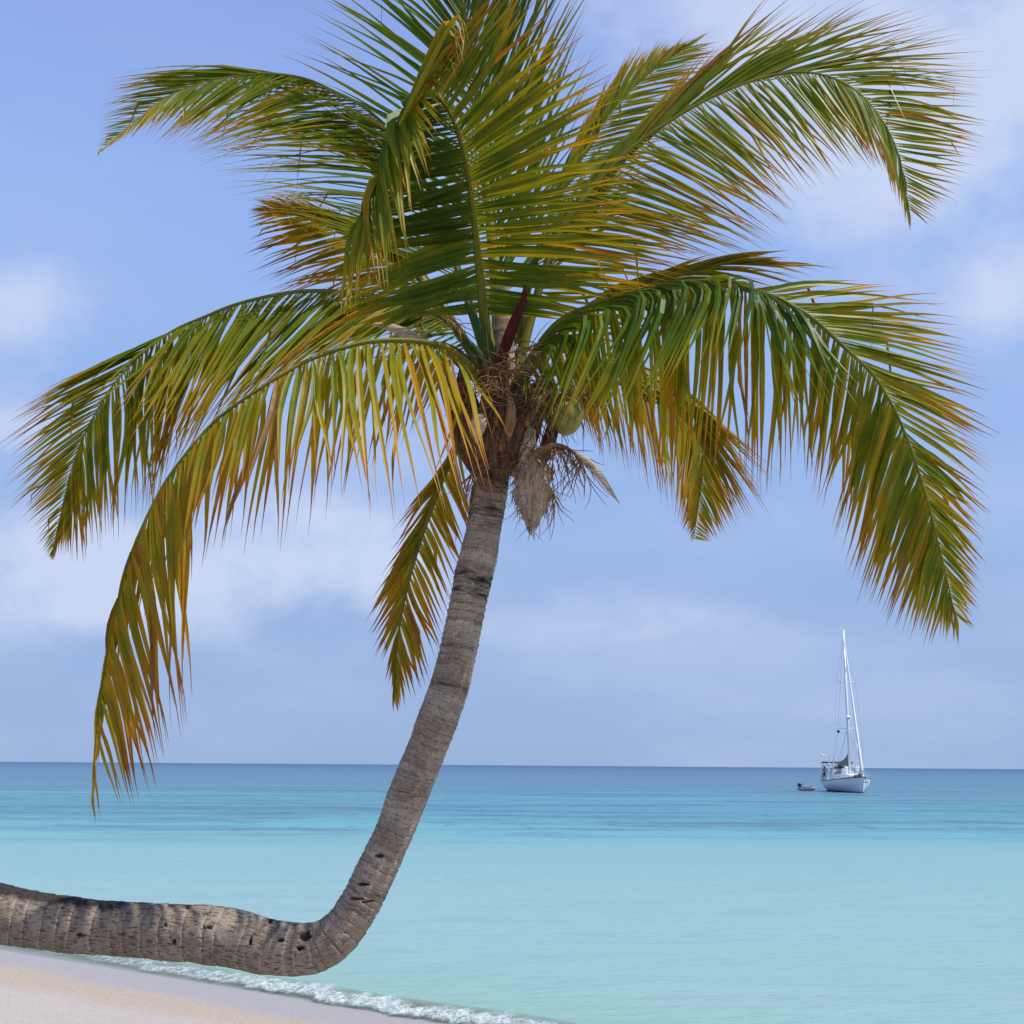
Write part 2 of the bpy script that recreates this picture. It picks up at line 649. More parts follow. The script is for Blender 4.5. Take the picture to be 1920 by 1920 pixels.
s_bend = arc[bend_i]
while ringpos[-1] < LEN:
    s = ringpos[-1]
    k = min(1, max(0, (s - (s_bend - 0.25)) / 0.5))
    ringpos.append(s + (0.085 * (1 - k) + 0.030 * k) * random.uniform(0.4, 1.8))
ringpos = np.array(ringpos)
ringrnd = np.random.RandomState(3).rand(len(ringpos) + 2)
ringbul = np.random.RandomState(5).rand(len(ringpos) + 2)
tv, tcol, tuv = [], [], []
refv = np.array([0, -1.0, 0])
pits = [(570, 1757, 12, 8, 1), (563, 1778, 9, 5, 1), (526, 1763, 7, 4, .9), (470, 1764, 3, 9, .9), (390, 1737, 9, 3, .9), (328, 1764, 4, 6, .9),
        (310, 1733, 4, 3, .8), (150, 1753, 8, 5, .9), (418, 1713, 6, 3, .9), (346, 1706, 9, 5, .8), (315, 1706, 13, 5, .8), (500, 1738, 4, 3, .9), (383, 1716, 9, 2, .8),
        (710, 1608, 10, 5, .9), (678, 1661, 12, 4, .9), (668, 1688, 16, 3, .8), (690, 1694, 14, 3, .7)]
pitw = [(P(a, b, -0.14), c * 5.2 / F, d * 5.0 / F, e) for a, b, c, d, e in pits]
# dark worn bands of the upper trunk, as (x, y, half width along the trunk, strength)
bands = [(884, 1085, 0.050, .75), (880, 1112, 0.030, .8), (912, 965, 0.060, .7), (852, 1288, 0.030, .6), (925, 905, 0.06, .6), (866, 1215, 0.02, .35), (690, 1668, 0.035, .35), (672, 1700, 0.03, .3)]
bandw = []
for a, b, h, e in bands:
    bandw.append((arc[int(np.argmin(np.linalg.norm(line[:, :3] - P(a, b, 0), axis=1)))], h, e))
for i in range(NT):
    c = line[i, :3]
    r0 = line[i, 3]
    t = line[min(i + 1, NT - 1), :3] - line[max(i - 1, 0), :3]
    t /= np.linalg.norm(t)
    a = refv - t * np.dot(refv, t)
    a /= np.linalg.norm(a)
    b = np.cross(t, a)
    refv = a
    s = arc[i]
    vert = min(1, max(0, (s - (s_bend - 0.25)) / 0.5))
    for k in range(NA):
        q = 2 * math.pi * k / NA
        dv = a * math.cos(q) + b * math.sin(q)
        wob = 0.020 * mnoise.noise(Vector((math.cos(q) * 1.3, math.sin(q) * 1.3, s * 2.0))) + 0.004 * mnoise.noise(Vector((math.cos(q) * 6, math.sin(q) * 6, s * 9)))
        ss = s + wob
        j = int(np.searchsorted(ringpos, ss)) - 1
        j = min(max(j, 0), len(ringpos) - 2)
        ph = (ss - ringpos[j]) / (ringpos[j + 1] - ringpos[j])
        ph = min(max(ph, 0), 1)
        pos = c + dv * r0
        lump = 0.080 * mnoise.noise(Vector(tuple(pos * 3.2))) + 0.03 * mnoise.noise(Vector(tuple(pos * 9.0))) + 0.018 * mnoise.noise(Vector(tuple(pos * 24.0)))
        ridge = (0.050 * (ph - 0.5) * (0.35 + ringbul[j])) * (0.45 + 0.55 * vert) * (1.3 if s > LEN - 2.0 else 0.85)
        groove = -0.035 * math.exp(-(ph / 0.07) ** 2) * (0.4 + 0.9 * ringbul[j])
        rr = r0 * (1 + lump + ridge + groove)
        pos = c + dv * rr
        stain_pit = 0.0
        n1 = mnoise.fractal(Vector(tuple(pos * 4.0)), 1.0, 2.0, 4)
        n2 = mnoise.fractal(Vector((s * 45, math.cos(q) * 1.2, math.sin(q) * 1.2)), 1.0, 2.0, 3)
        if vert < 1:        # lichen-black weathered strip along the top of the lying trunk
            x_px = 960 + np.dot(pos - EYE, rgt) / np.dot(pos - EYE, fwd) * F
            top = dv[2] + 0.30 * n1
            lim = 0.62 + max(0, (x_px - 170)) / 300.0 * 0.40
            stain_pit = max(stain_pit, min(1, max(0, (top - lim) / 0.18)) * 0.92 * (1 - vert))
            stain_pit = max(stain_pit, 0.35 * min(1, max(0, n1 * 1.4 - 0.25)) * min(1, max(0, (420 - x_px) / 250)))
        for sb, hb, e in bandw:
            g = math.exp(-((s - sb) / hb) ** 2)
            stain_pit = max(stain_pit, min(1, e * g * max(0, 0.75 + 1.3 * n2)))
        for (pw, pa, pb, e) in pitw:
            dlt = pos - pw
            dx, dzv = np.dot(dlt, rgt), np.dot(dlt, upv)
            if abs(dlt[1]) < 0.16 and abs(dx) < 3 * pa and abs(dzv) < 3 * pb and dv[1] < 0.2:
                g = (dx / pa) ** 2 + (dzv / pb) ** 2 + 1.1 * mnoise.noise(Vector(tuple(pos * 38.0))) + 0.6 * mnoise.noise(Vector(tuple(pos * 80.0)))
                if g < 1.6:
                    kk = min(1, (1.6 - g) / 0.7)
                    pos = pos - dv * 0.022 * kk * e
                    stain_pit = max(stain_pit, kk * e)  # pit: the dark of the hollow is painted into the bark colour too
        tv.append(pos)
        tcol.append((ph, ringrnd[j], stain_pit, 1 - vert))
        tuv.append((q / (2 * math.pi), s))
tf, fuv = [], []
for i in range(NT - 1):
    for k in range(NA):
        k2 = (k + 1) % NA
        tf.append((i * NA + k, i * NA + k2, (i + 1) * NA + k2, (i + 1) * NA + k))
        u0, u1 = k / NA, (k + 1) / NA
        fuv += [(u0, arc[i]), (u1, arc[i]), (u1, arc[i + 1]), (u0, arc[i + 1])]
tb = MB()
tb.add(tv, tf, tcol)
trunk = tb.build('trunk', M_BARK, palm, loc=tuple(ROOT))
uvl = trunk.data.uv_layers.new(name="UVMap")
uvl.data.foreach_set("uv", np.array(fuv, np.float32).ravel())

# ---- fronds -------------------------------------------------------
# upright frond behind everything, leaving the top of the picture
frond(palm, [(945, 650, .1), (930, 520, .25), (915, 380, .35), (900, 240, .45), (885, 110, .5), (868, 0, .5), (845, -120, .45), (815, -230, .35)],
      [([(.24, 660, 280, .5), (.30, 610, 200), (.36, 560, 140), (.40, 556, 110), (.44, 572, 70), (.48, 580, 0), (.55, 625, -70), (.65, 690, -170), (.8, 730, -290), (1, 810, -420, .4)], None),
       ([(.10, 1150, 300, .4), (.16, 1125, 160), (.22, 1108, 70), (.28, 1100, 0), (.36, 1090, -70), (.5, 1050, -190), (.7, 980, -330), (1, 850, -430, .4)], None)],
      age=0.02, age_tip=0.0, base_r=0.075, arch=0.02, label='tallest frond, upright and green, leaving the top of the picture', width=0.034, step=0.034, droop=0.03)
# pale frond to the upper right
frond(palm, [(965, 640, .1), (1000, 500, .3), (1045, 380, .5), (1100, 280, .7), (1160, 195, .85), (1220, 135, 1.0), (1280, 95, 1.1)],
      [([(.3, 1090, 230, .6), (.5, 1150, 130), (.65, 1190, 90), (.8, 1240, 78), (.9, 1285, 72), (1, 1330, 60, 1.2)], None),
       ([(.2, 1150, 440, .2), (.35, 1210, 370), (.5, 1250, 290), (.65, 1290, 205), (.8, 1320, 140), (.9, 1340, 105), (1, 1340, 75, 1.1)], None)],
      age=0.3, age_tip=0.06, arch=0.02, label='pale yellow-green frond behind, pointing to the upper right', step=0.024, width=0.03, face=(0.3, -0.85, 0.45))
# left, upper arch
frond(palm, [(935, 740, .1), (850, 480, .4), (800, 350, .5), (760, 275, .55), (719, 232, .6), (675, 196, .6), (624, 170, .6), (580, 150, .6), (536, 140, .6), (489, 138, .6), (430, 144, .6), (380, 155, .6), (332, 172, .6), (296, 195, .6), (241, 240, .6), (190, 282, .6)],
      [([(.2, 560, 420, .2), (.25, 500, 372), (.3, 460, 347), (.35, 423, 335), (.4, 405, 300), (.45, 400, 285), (.5, 395, 272), (.56, 387, 272), (.62, 369, 255), (.68, 347, 252), (.74, 314, 250), (.8, 292, 240), (.86, 262, 245), (.93, 205, 270), (1, 183, 290, .5)], None),
       ([(.3, 600, 250, 1.1), (.4, 520, 240), (.5, 420, 250, 1.0), (.56, 370, 225), (.62, 320, 140, .8), (.68, 250, 133), (.73, 215, 143), (.8, 203, 165), (.85, 197, 190), (.9, 192, 215), (.95, 185, 250), (1, 183, 285, .6)], None)],
      step=0.024, width=0.03, age=0.12, age_tip=0.24, label='frond arching level to the upper left, pale green with rusty tips', arch=0.04, face=(0.1, -0.85, 0.5), roll=0.2)
# left, brown one behind
frond(palm, [(930, 745, .1), (820, 560, .6), (740, 490, .8), (660, 440, .95), (580, 410, 1.0), (510, 395, 1.0)],
      [([(.25, 720, 650, .5), (.35, 660, 600), (.45, 600, 560), (.55, 536, 545), (.62, 518, 538), (.7, 490, 518), (.78, 478, 480), (.86, 465, 446), (.93, 465, 418), (1, 470, 392, 1)], None),
       ([(.35, 680, 400, 1.2), (.5, 600, 370), (.65, 540, 362), (.8, 500, 368), (.9, 480, 375), (1, 468, 395, 1)], None)],
      age=0.36, age_tip=0.22, label='short orange-brown frond pointing left behind the big central one', step=0.022, width=0.034)
# long left frond
frond(palm, [(930, 745, .05), (850, 610, .2), (780, 575, .3), (700, 555, .35), (620, 546, .4), (540, 549, .4), (445, 570, .4), (384, 594, .38), (328, 618, .36), (281, 650, .35), (248, 681, .33), (215, 719, .3), (187, 761, .3), (155, 822, .3), (131, 892, .3), (112, 972, .3), (98, 1035, .3)],
      [([(.08, 800, 705, -.1), (.16, 660, 690), (.25, 525, 695), (.30, 465, 740), (.35, 403, 789), (.43, 345, 805), (.5, 303, 815), (.56, 250, 798), (.6, 190, 775, 0), (.62, 52, 747, .2), (.66, 20, 775), (.7, 8, 810), (.76, 14, 855), (.82, 28, 920), (.88, 48, 955), (.94, 66, 1005), (1, 92, 1050, .3)], None),
       ([(.15, 620, 640, .7), (.25, 500, 700, .7), (.34, 400, 790), (.40, 345, 830, .6), (.46, 325, 850, .5), (.5, 308, 872), (.56, 290, 905), (.62, 277, 942), (.66, 258, 958), (.72, 222, 975), (.77, 195, 1003), (.83, 164, 1018), (.89, 130, 1032), (.95, 105, 1042), (1, 97, 1052, .3)], None)],
      age=0.15, age_tip=0.3, label='longest frond reaching left, green along its arch and rusty near its end', arch=0.03, width=0.032, step=0.025, face=(-0.1, -0.82, 0.55), roll=0.2)
# hanging frond beside the trunk
frond(palm, [(890, 800, .15), (850, 850, .25), (822, 914, .3), (785, 1022, .32), (761, 1111, .3), (747, 1190, .3), (740, 1290, .3)],
      [([(.1, 885, 960, .3), (.2, 884, 1005), (.3, 868, 1045), (.4, 852, 1090), (.5, 838, 1142), (.6, 822, 1208), (.7, 806, 1261), (.8, 783, 1290), (.9, 760, 1312), (1, 742, 1338, .3)], None),
       ([(.1, 780, 940, .3), (.2, 745, 990), (.3, 735, 1050), (.4, 700, 1125), (.5, 696, 1145), (.6, 700, 1182), (.7, 708, 1219), (.8, 725, 1258), (.9, 735, 1295), (1, 738, 1338, .3)], None)],
      age=0.54, age_tip=0.06, step=0.027, width=0.031, arch=0.0, label='old amber frond hanging straight down beside the trunk', jit=0.035)
# hanging frond, right, behind
frond(palm, [(955, 755, .1), (1080, 680, .5), (1180, 680, .8), (1260, 720, .9), (1305, 790, .95), (1318, 870, .95), (1308, 960, .95), (1300, 1010, .95)],
      [([(.2, 1080, 800, .5), (.3, 1150, 850), (.4, 1200, 885), (.5, 1245, 915), (.6, 1270, 935), (.75, 1280, 965), (.9, 1285, 990), (1, 1297, 1018, 1)], None),
       ([(.3, 1300, 800, 1), (.4, 1400, 820), (.5, 1435, 865), (.6, 1429, 925), (.7, 1398, 950), (.8, 1375, 978), (.9, 1345, 1003), (1, 1330, 1014, 1)], None)],
      age=0.34, age_tip=0.10, label='small yellow-green frond hanging down behind the big right one', arch=0.02, step=0.022, width=0.03)
# upper right arch
frond(palm, [(955, 745, .05), (1030, 480, .1), (1080, 390, .12), (1125, 336, .15), (1201, 264, .15), (1313, 193, .15), (1403, 154, .12), (1470, 137, .1), (1537, 139, .05), (1600, 166, 0), (1650, 219, 0), (1685, 291, 0), (1703, 390, 0)],
      [([(.16, 1200, 560, -.2), (.25, 1313, 484, -.3), (.32, 1394, 463), (.4, 1432, 445), (.5, 1461, 385), (.58, 1493, 345), (.66, 1573, 313), (.72, 1627, 291), (.8, 1663, 312), (.88, 1680, 360), (.95, 1700, 410), (1, 1708, 432, 0)], None),
       ([(.18, 1190, 262, .4), (.26, 1265, 150), (.34, 1350, 90), (.40, 1400, 62), (.45, 1457, 4), (.50, 1546, 4), (.55, 1600, 9), (.60, 1685, 27), (.64, 1775, 52), (.68, 1815, 76), (.72, 1833, 119), (.76, 1835, 148), (.81, 1832, 190), (.86, 1835, 250), (.91, 1825, 300), (.95, 1785, 372), (1, 1745, 421, 0)], None)],
      age=0.4, age_tip=-0.08, label='great frond arching to the upper right against the sky', arch=0.02, step=0.021, width=0.03, droop=0.02, roll=0.2)
# bundle behind the right frond
frond(palm, [(955, 740, .2), (1100, 580, .35), (1200, 540, .4), (1300, 508, .4), (1400, 488, .4)],
      [([(.3, 1220, 505, .5), (.5, 1320, 478), (.7, 1420, 465), (.85, 1460, 465), (1, 1490, 500, .4)], None),
       ([(.2, 1180, 640, .3), (.5, 1320, 560), (.7, 1430, 530), (.85, 1500, 520), (1, 1560, 500, .4)], None)],
      age=0.22, age_tip=0.3, label='narrow bunched frond rising just above the big right frond', step=0.05, arch=0.05)
# big right frond
frond(palm, [(955, 745, -.02), (1040, 615, -.15), (1130, 570, -.25), (1250, 535, -.35), (1349, 534, -.4), (1440, 555, -.42), (1513, 590, -.42), (1588, 656, -.42), (1640, 707, -.4), (1682, 778, -.4), (1715, 862, -.38), (1738, 937, -.35), (1766, 1045, -.3), (1790, 1150, -.3)],
      [([(.06, 1040, 800, .1), (.12, 1100, 830, .1), (.18, 1140, 850, 0), (.26, 1222, 860), (.32, 1260, 900), (.38, 1340, 880), (.44, 1429, 909), (.5, 1494, 855), (.56, 1525, 895), (.62, 1560, 960), (.68, 1588, 1035), (.75, 1610, 1095), (.82, 1655, 1122), (.88, 1696, 1175), (.94, 1740, 1195), (1, 1800, 1205, -.3)], None),
       ([(.42, 1600, 520, .0), (.45, 1668, 540, -.1), (.48, 1775, 560), (.52, 1790, 620), (.56, 1841, 688), (.60, 1838, 750), (.64, 1851, 801), (.69, 1853, 855), (.74, 1845, 930), (.80, 1841, 990), (.88, 1834, 1082), (1, 1824, 1178, -.2)], None)],
      age=0.38, age_tip=0.0, label='biggest frond on the right, drooping in a long curtain of leaflets', arch=0.02, step=0.02, width=0.035, droop=0.02, face=(0.1, -0.92, 0.3))
# the same big frond's near row folds over its midrib: built as a sister frond row in front
near = frond(palm, [(955, 745, -.06), (1040, 612, -.2), (1130, 566, -.3), (1250, 531, -.4), (1349, 529, -.45), (1440, 550, -.47), (1500, 580, -.47)],
      [([(.08, 985, 735, -.5), (.18, 1010, 785, -.6), (.28, 1040, 805, -.7), (.38, 1088, 805), (.48, 1135, 785), (.56, 1190, 750), (.64, 1255, 720), (.70, 1325, 670), (.76, 1385, 690), (.82, 1470, 760), (.88, 1530, 760), (.94, 1590, 745), (1, 1625, 745, -.8)],
        [(.10, 1040, 640, -.4), (.25, 1120, 590, -.5), (.38, 1205, 556), (.48, 1255, 545), (.56, 1300, 534), (.64, 1345, 528), (.70, 1372, 523), (.76, 1400, 530), (.82, 1430, 545), (.88, 1460, 565), (.94, 1500, 600), (1, 1530, 630, -.6)])],
      age=0.0, age_tip=0.02, label='glossy green frond folded over in front of the right curtain', step=0.030, width=0.044, fold=0.5, roll=0.5, base_r=0.03)
# yellow frond, lower left, nearest
frond(palm, [(930, 745, -.02), (850, 662, -.3), (797, 644, -.5), (741, 639, -.65), (675, 644, -.8), (586, 672, -.95), (516, 710, -1.05), (445, 757, -1.1), (398, 794, -1.12), (352, 846, -1.15), (305, 911, -1.15), (267, 986, -1.15), (239, 1057, -1.12), (215, 1150, -1.1), (200, 1230, -1.08), (188, 1310, -1.05), (178, 1400, -1.05), (174, 1480, -1.05)],
      [([(.05, 935, 790, -.7), (.09, 925, 840, -.9), (.12, 908, 880, -1.1), (.16, 885, 908), (.2, 845, 925, -1.4), (.25, 755, 928), (.3, 662, 930), (.35, 562, 902), (.4, 488, 915), (.45, 417, 938), (.49, 385, 962), (.53, 342, 1010), (.57, 352, 1200), (.6, 352, 1310), (.65, 337, 1338), (.7, 310, 1360), (.75, 292, 1390), (.8, 287, 1440), (.85, 257, 1480), (.9, 237, 1498), (.95, 215, 1527), (1, 176, 1545, -1.1)], None),
       ([(.1, 800, 770, -.1), (.2, 700, 870), (.26, 640, 905, -.5), (.32, 570, 965), (.37, 516, 1008, -.7), (.42, 446, 1005), (.47, 410, 1030), (.52, 345, 1020), (.56, 300, 1070), (.6, 265, 1140, -.9), (.66, 235, 1210), (.72, 207, 1270), (.8, 190, 1360), (.9, 175, 1460), (1, 174, 1530, -1)], None)],
      age=0.44, age_tip=0.22, label='yellow and orange frond nearest the viewer, hanging far down at the left', arch=0.06, step=0.042, width=0.04, thin=0.4)
# big central frond facing the viewer
frond(palm, [(930, 745, 0), (908, 590, -.05), (896, 480, -.15), (886, 390, -.3), (872, 300, -.45), (853, 235, -.6), (832, 195, -.75), (808, 180, -.9), (778, 196, -1.05), (748, 235, -1.15)],
      [([(.215, 1060, 592, -.15), (.25, 1120, 585, -.25), (.30, 1200, 550, -.35), (.36, 1265, 492, -.45), (.42, 1240, 415, -.55), (.47, 1200, 340, -.6), (.51, 1190, 285), (.54, 1155, 222, -.75), (.58, 1148, 150), (.62, 1125, 85, -.85), (.66, 1062, 22), (.70, 1005, -15), (.78, 955, -30), (.9, 920, -15), (1, 895, 0, -1.1)], None),
       ([(.225, 760, 592, -.15), (.255, 690, 600, -.25), (.29, 620, 612, -.35), (.34, 590, 592), (.38, 610, 560), (.42, 650, 530, -.5)], None),
       ([(.41, 655, 500, -.6), (.48, 650, 570, -.9), (.54, 665, 580, -1), (.6, 700, 545), (.65, 730, 505), (.7, 757, 460), (.75, 783, 375), (.8, 822, 255), (.86, 838, 163), (.92, 860, 130), (1, 880, 100, -1.3)],
        [(.41, 680, 470, -.6), (.48, 665, 440, -.8), (.54, 676, 396), (.62, 700, 315), (.7, 730, 242), (.8, 763, 183), (.87, 805, 121), (.93, 840, 70), (1, 872, 20, -1.2)], (1.5, -0.14, (0.25, -0.85, 0.45)))],
      age=0.14, age_tip=0.2, base_r=0.07, label='big central frond facing the viewer, one half folded over', arch=-0.01, step=0.018, width=0.04, roll=0.15)

# ---- the heart of the crown ----------------------------------------
def strip_leaf(pts, w, depth=0.4):
    """boat-shaped pointed sheath along pts with half widths w"""
    mb = MB()
    secs = []
    pts = [np.array(p) for p in pts]
    m = len(pts)
    for i, p in enumerate(pts):
        t = pts[min(i + 1, m - 1)] - pts[max(i - 1, 0)]
        t /= np.linalg.norm(t)
        a = np.cross(t, np.array([0, -1.0, 0]))
        a /= np.linalg.norm(a)
        n = np.cross(a, t)
        secs.append([p + a * w[i] * math.cos(q) + n * w[i] * depth * math.sin(q) for q in np.linspace(0, 2 * math.pi, 13)[:-1]])
    mb.loft(secs)
    return mb


def pl(rows, n=14):
    l, _ = catmull(np.array([P(*r) for r in rows]), n)
    return list(l)


def taper(n, a, k=0.8):
    return [a * max(0.03, math.sin(math.pi * min(1, (0.18 + 0.82 * i / (n - 1)))) ** k) for i in range(n)]


o = strip_leaf(pl([(935, 700, -.12), (948, 650, -.15), (966, 600, -.17), (982, 560, -.18), (984, 532, -.18)]), taper(14, 0.036)).build('flower_sheath', M_RED, palm)
o['label'] = 'dark red pointed sheath in the heart of the crown'
o = strip_leaf(pl([(930, 690, -.05), (912, 645, -.08), (893, 605, -.1), (871, 567, -.1)]), taper(14, 0.040)).build('spear_leaf', M_SPEAR, palm)
o = strip_leaf(pl([(912, 690, .05), (895, 660, .05), (878, 640, .05), (869, 622, .05)]), taper(14, 0.025)).build('spear_leaf', M_SPEAR, palm)
# thick tan leaf stalk behind the heart
mb = MB()
mb.tube(pl([(942, 760, .05), (945, 690, .06), (942, 620, .08), (938, 530, .1)]), [0.085 - 0.002 * i for i in range(14)], 12, 0.6, side=(1, 0, 0))
mb.build('leaf_stalk', fibre_material("tan_stalk", (0.10, 0.075, 0.04), (0.36, 0.27, 0.16), (5, 5, 22)), palm)
# old brown leaf bases clasping the trunk top
for (rows, w) in [([(935, 905, -.02), (900, 850, -.14), (880, 770, -.14), (862, 690, -.12)], .085),
                  ([(930, 900, -.05), (945, 840, -.19), (965, 770, -.18), (990, 700, -.12)], .095),
                  ([(925, 880, -.08), (925, 800, -.2), (930, 730, -.2), (935, 680, -.12)], .10),
                  ([(955, 890, .0), (985, 820, -.1), (1005, 750, -.08), (1030, 690, 0)], .08),
                  ([(900, 890, .05), (872, 830, -.02), (850, 760, .02), (820, 700, .05)], .07),
                  ([(930, 880, .1), (940, 780, .16), (950, 700, .16), (960, 640, .15)], .10),
                  ([(905, 720, .02), (880, 690, -.05), (850, 662, -.05), (820, 640, 0)], .05),
                  ([(985, 900, -.02), (1020, 850, -.06), (1040, 790, -.02), (1052, 735, 0)], .045)]:
    strip_leaf(pl(rows), taper(14, w, 0.6), 0.35).build('leaf_base', M_DRY, palm)
# fibre cloth hanging right of the trunk
def cloth(rows, wid, seed, nrow=26, ncol=14, thick=0.004):
    c = pl(rows, nrow)
    mb = MB()
    vs, fs = [], []
    for i, p in enumerate(c):
        t = i / (nrow - 1)
        w = np.interp(t, np.linspace(0, 1, len(wid)), wid)
        for k in range(ncol):
            u = k / (ncol - 1) * 2 - 1
            nz = mnoise.noise(Vector((u * 2 + seed, t * 4, seed)))
            fr = mnoise.noise(Vector((seed, t * 14, u * 0.7)))
            vs.append(p + np.array([u * w * (1 + 0.25 * fr), 0.07 * (u * u) + 0.05 * nz, 0.02 * mnoise.noise(Vector((u * 6, t * 3, seed)))]) + (np.array([0, 0, -0.10 * abs(mnoise.noise(Vector((u * 9, seed, 0))))]) if i > nrow - 4 else 0))
    for i in range(nrow - 1):
        for k in range(ncol - 1):
            a = i * ncol + k
            fs.append((a, a + 1, a + ncol + 1, a + ncol))
    mb.add(vs, fs)
    # frayed threads along the lower edge
    for _ in range(70):
        i = random.randint(nrow // 3, nrow - 1)
        k = random.choice([0, ncol - 1]) if i < nrow - 5 else random.randint(0, ncol - 1)
        p = np.array(vs[i * ncol + k])
        d = np.array([random.gauss(0, .4), random.gauss(0, .3), -1.0])
        L = random.uniform(.03, .10)
        mb.tube([p, p + d * L * .5, p + d * L + np.array([random.gauss(0, .01), 0, 0])], [.0018, .0014, .0006], 4)
    return mb


o = cloth([(1000, 850, -.18), (1000, 890, -.2), (997, 930, -.2), (1000, 990, -.18)], [.05, .13, .115, .105, .07, .02], 3.0).build('fibre_cloth', M_FIBRE, palm)
o['label'] = 'frayed grey-brown fibre cloth hanging right of the trunk'
cloth([(995, 800, -.2), (985, 830, -.22), (978, 865, -.2)], [.03, .06, .045, .02], 9.0, 16, 10).build('fibre_cloth', M_STRAW, palm)
cloth([(930, 770, -.2), (925, 830, -.22), (915, 890, -.16)], [.12, .15, .14, .09], 15.0, 20, 14).build('fibre_cloth', M_DRY, palm)
# pale broken sheath
o = strip_leaf(pl([(905, 775, -.26), (899, 790, -.29), (896, 810, -.29), (893, 832, -.26)]), [0.012, .022, .034, .042, .047, .049, .048, .045, .04, .034, .027, .02, .012, .003], 0.5).build('flower_sheath', M_STRAW, palm)
o['label'] = 'pale straw scrap of sheath at the left of the crown heart'
# dry boat-shaped sheath on the left
o = strip_leaf(pl([(810, 650, -.05), (775, 632, -.1), (735, 615, -.12), (688, 605, -.12)]), taper(14, 0.032), .6).build('flower_sheath', M_STRAW, palm)
o['label'] = 'dry boat-shaped sheath lying on the left fronds'


def stalk(rows, r0, strands, spread, lens, seed, mat=M_STRAND, jagged=0.02, down=0.75):
    rs = random.Random(seed)
    c = pl(rows, 16)
    mb = MB()
    mb.tube(c, [r0 * (1 - 0.85 * i / 15) + .002 for i in range(16)], 8, .7)
    for _ in range(strands):
        p = c[min(15, int(15 * rs.uniform(*spread)))]
        d = np.array([rs.gauss(0.15, .5), rs.gauss(0, .45), -down + rs.gauss(0, .3)])
        d /= np.linalg.norm(d)
        L = rs.uniform(*lens)
        q = [np.array(p)]
        for k in range(6):
            d = d + np.array([rs.gauss(0, .22), rs.gauss(0, .15), rs.gauss(-.05, .15)])
            d /= np.linalg.norm(d)
            q.append(q[-1] + d * L / 6)
        mb.tube(q, [.004, .0036, .0032, .0028, .0024, .0018, .001], 4)
    return mb.build('flower_stalk', mat, palm)


o = stalk([(990, 870, -.15), (1015, 843, -.2), (1050, 836, -.22), (1078, 850, -.22), (1100, 862, -.2)], .028, 60, (.35, 1), (.15, .42), 1)
o['label'] = 'dried flower stalk drooping right of the trunk with bare strands'
o = strip_leaf(pl([(1080, 850, -.22), (1105, 868, -.22), (1130, 900, -.2), (1162, 945, -.2)]), taper(14, 0.022), .5).build('flower_sheath', M_STRAW, palm)
o['label'] = 'curled tan sheath tip hanging off the dried flower stalk'
stalk([(960, 800, -.15), (1010, 750, -.2), (1060, 730, -.15), (1110, 740, -.1)], .016, 46, (.3, 1), (.15, .4), 2, jagged=.03, down=.35)
stalk([(940, 760, -.2), (925, 720, -.3), (895, 735, -.35), (870, 750, -.33)], .011, 26, (.1, 1), (.1, .3), 3, down=.25)
stalk([(945, 720, -.2), (955, 680, -.28), (985, 660, -.3), (1010, 640, -.28)], .010, 34, (.1, 1), (.12, .4), 4, down=.1)
stalk([(910, 870, -.15), (890, 880, -.2), (880, 900, -.2)], .012, 26, (.1, 1), (.12, .32), 5, down=.9)
stalk([(1000, 900, .1), (1030, 915, .15), (1040, 930, .15)], .010, 30, (.1, 1), (.15, .36), 6, down=.9)
stalk([(880, 640, .1), (850, 600, .1), (810, 590, .1), (770, 600, .1)], .009, 26, (.2, 1), (.12, .4), 8, down=.1)


stalk([(960, 860, -.22), (950, 830, -.28), (930, 790, -.3), (915, 740, -.28)], .012, 40, (0, 1), (.12, .34), 11, M_DRY, down=.7)
stalk([(900, 760, -.2), (960, 740, -.3), (1010, 760, -.28), (1040, 800, -.25)], .011, 44, (0, 1), (.15, .36), 12, M_DRY, down=.8)
stalk([(890, 700, -.1), (920, 690, -.25), (960, 700, -.28), (1000, 690, -.2)], .010, 40, (0, 1), (.12, .4), 13, down=.05)
for k_, (rows_, w_) in enumerate([([(930, 860, -.2), (900, 890, -.26), (885, 930, -.24), (880, 960, -.22)], .018), ([(985, 800, -.22), (1000, 770, -.26), (1020, 742, -.24), (1045, 722, -.2)], .026),
                                  ([(905, 800, -.22), (870, 770, -.2), (850, 735, -.16), (835, 700, -.12)], .03), ([(940, 845, -.24), (955, 800, -.3), (958, 760, -.3), (950, 720, -.26)], .032)]):
    strip_leaf(pl(rows_), taper(14, w_), 0.5).build('leaf_base', [M_DRY, M_STRAND][k_ % 2], palm)


# coconuts
def coconut(px, py, dd, rx, rz, tilt=0.0):
    c = P(px, py, dd)
    mb = MB()
    mb.ball((0, 0, 0), (rx, rx, rz), 28, 18, lambda d: 1 - 0.05 * math.cos(3 * math.atan2(d[1], d[0])) * (1 - abs(d[2])) + (0.06 * d[2]))
    ob = mb.build('coconut', M_NUT, None)
    ob.parent = palm
    ob.location = Vector(tuple(c)) - palm.location
    ob.rotation_euler = (0.1, tilt, 0.4)
    cap = MB()
    cap.ball((0, 0, rz * 0.98), (rx * .33, rx * .33, rz * .14), 14, 8)
    cap.tube([(0, 0, rz * 1.0), (-.02, 0.01, rz * 1.25), (-.06, .02, rz * 1.5)], [.012, .010, .008], 6)
    cp = cap.build('coconut_cap', M_DRY, None)
    cp.parent = ob
    return ob


o = coconut(1063, 782, -.12, 0.098, 0.122, 0.08)
o = coconut(1040, 770, .06, 0.085, 0.11, -0.1)

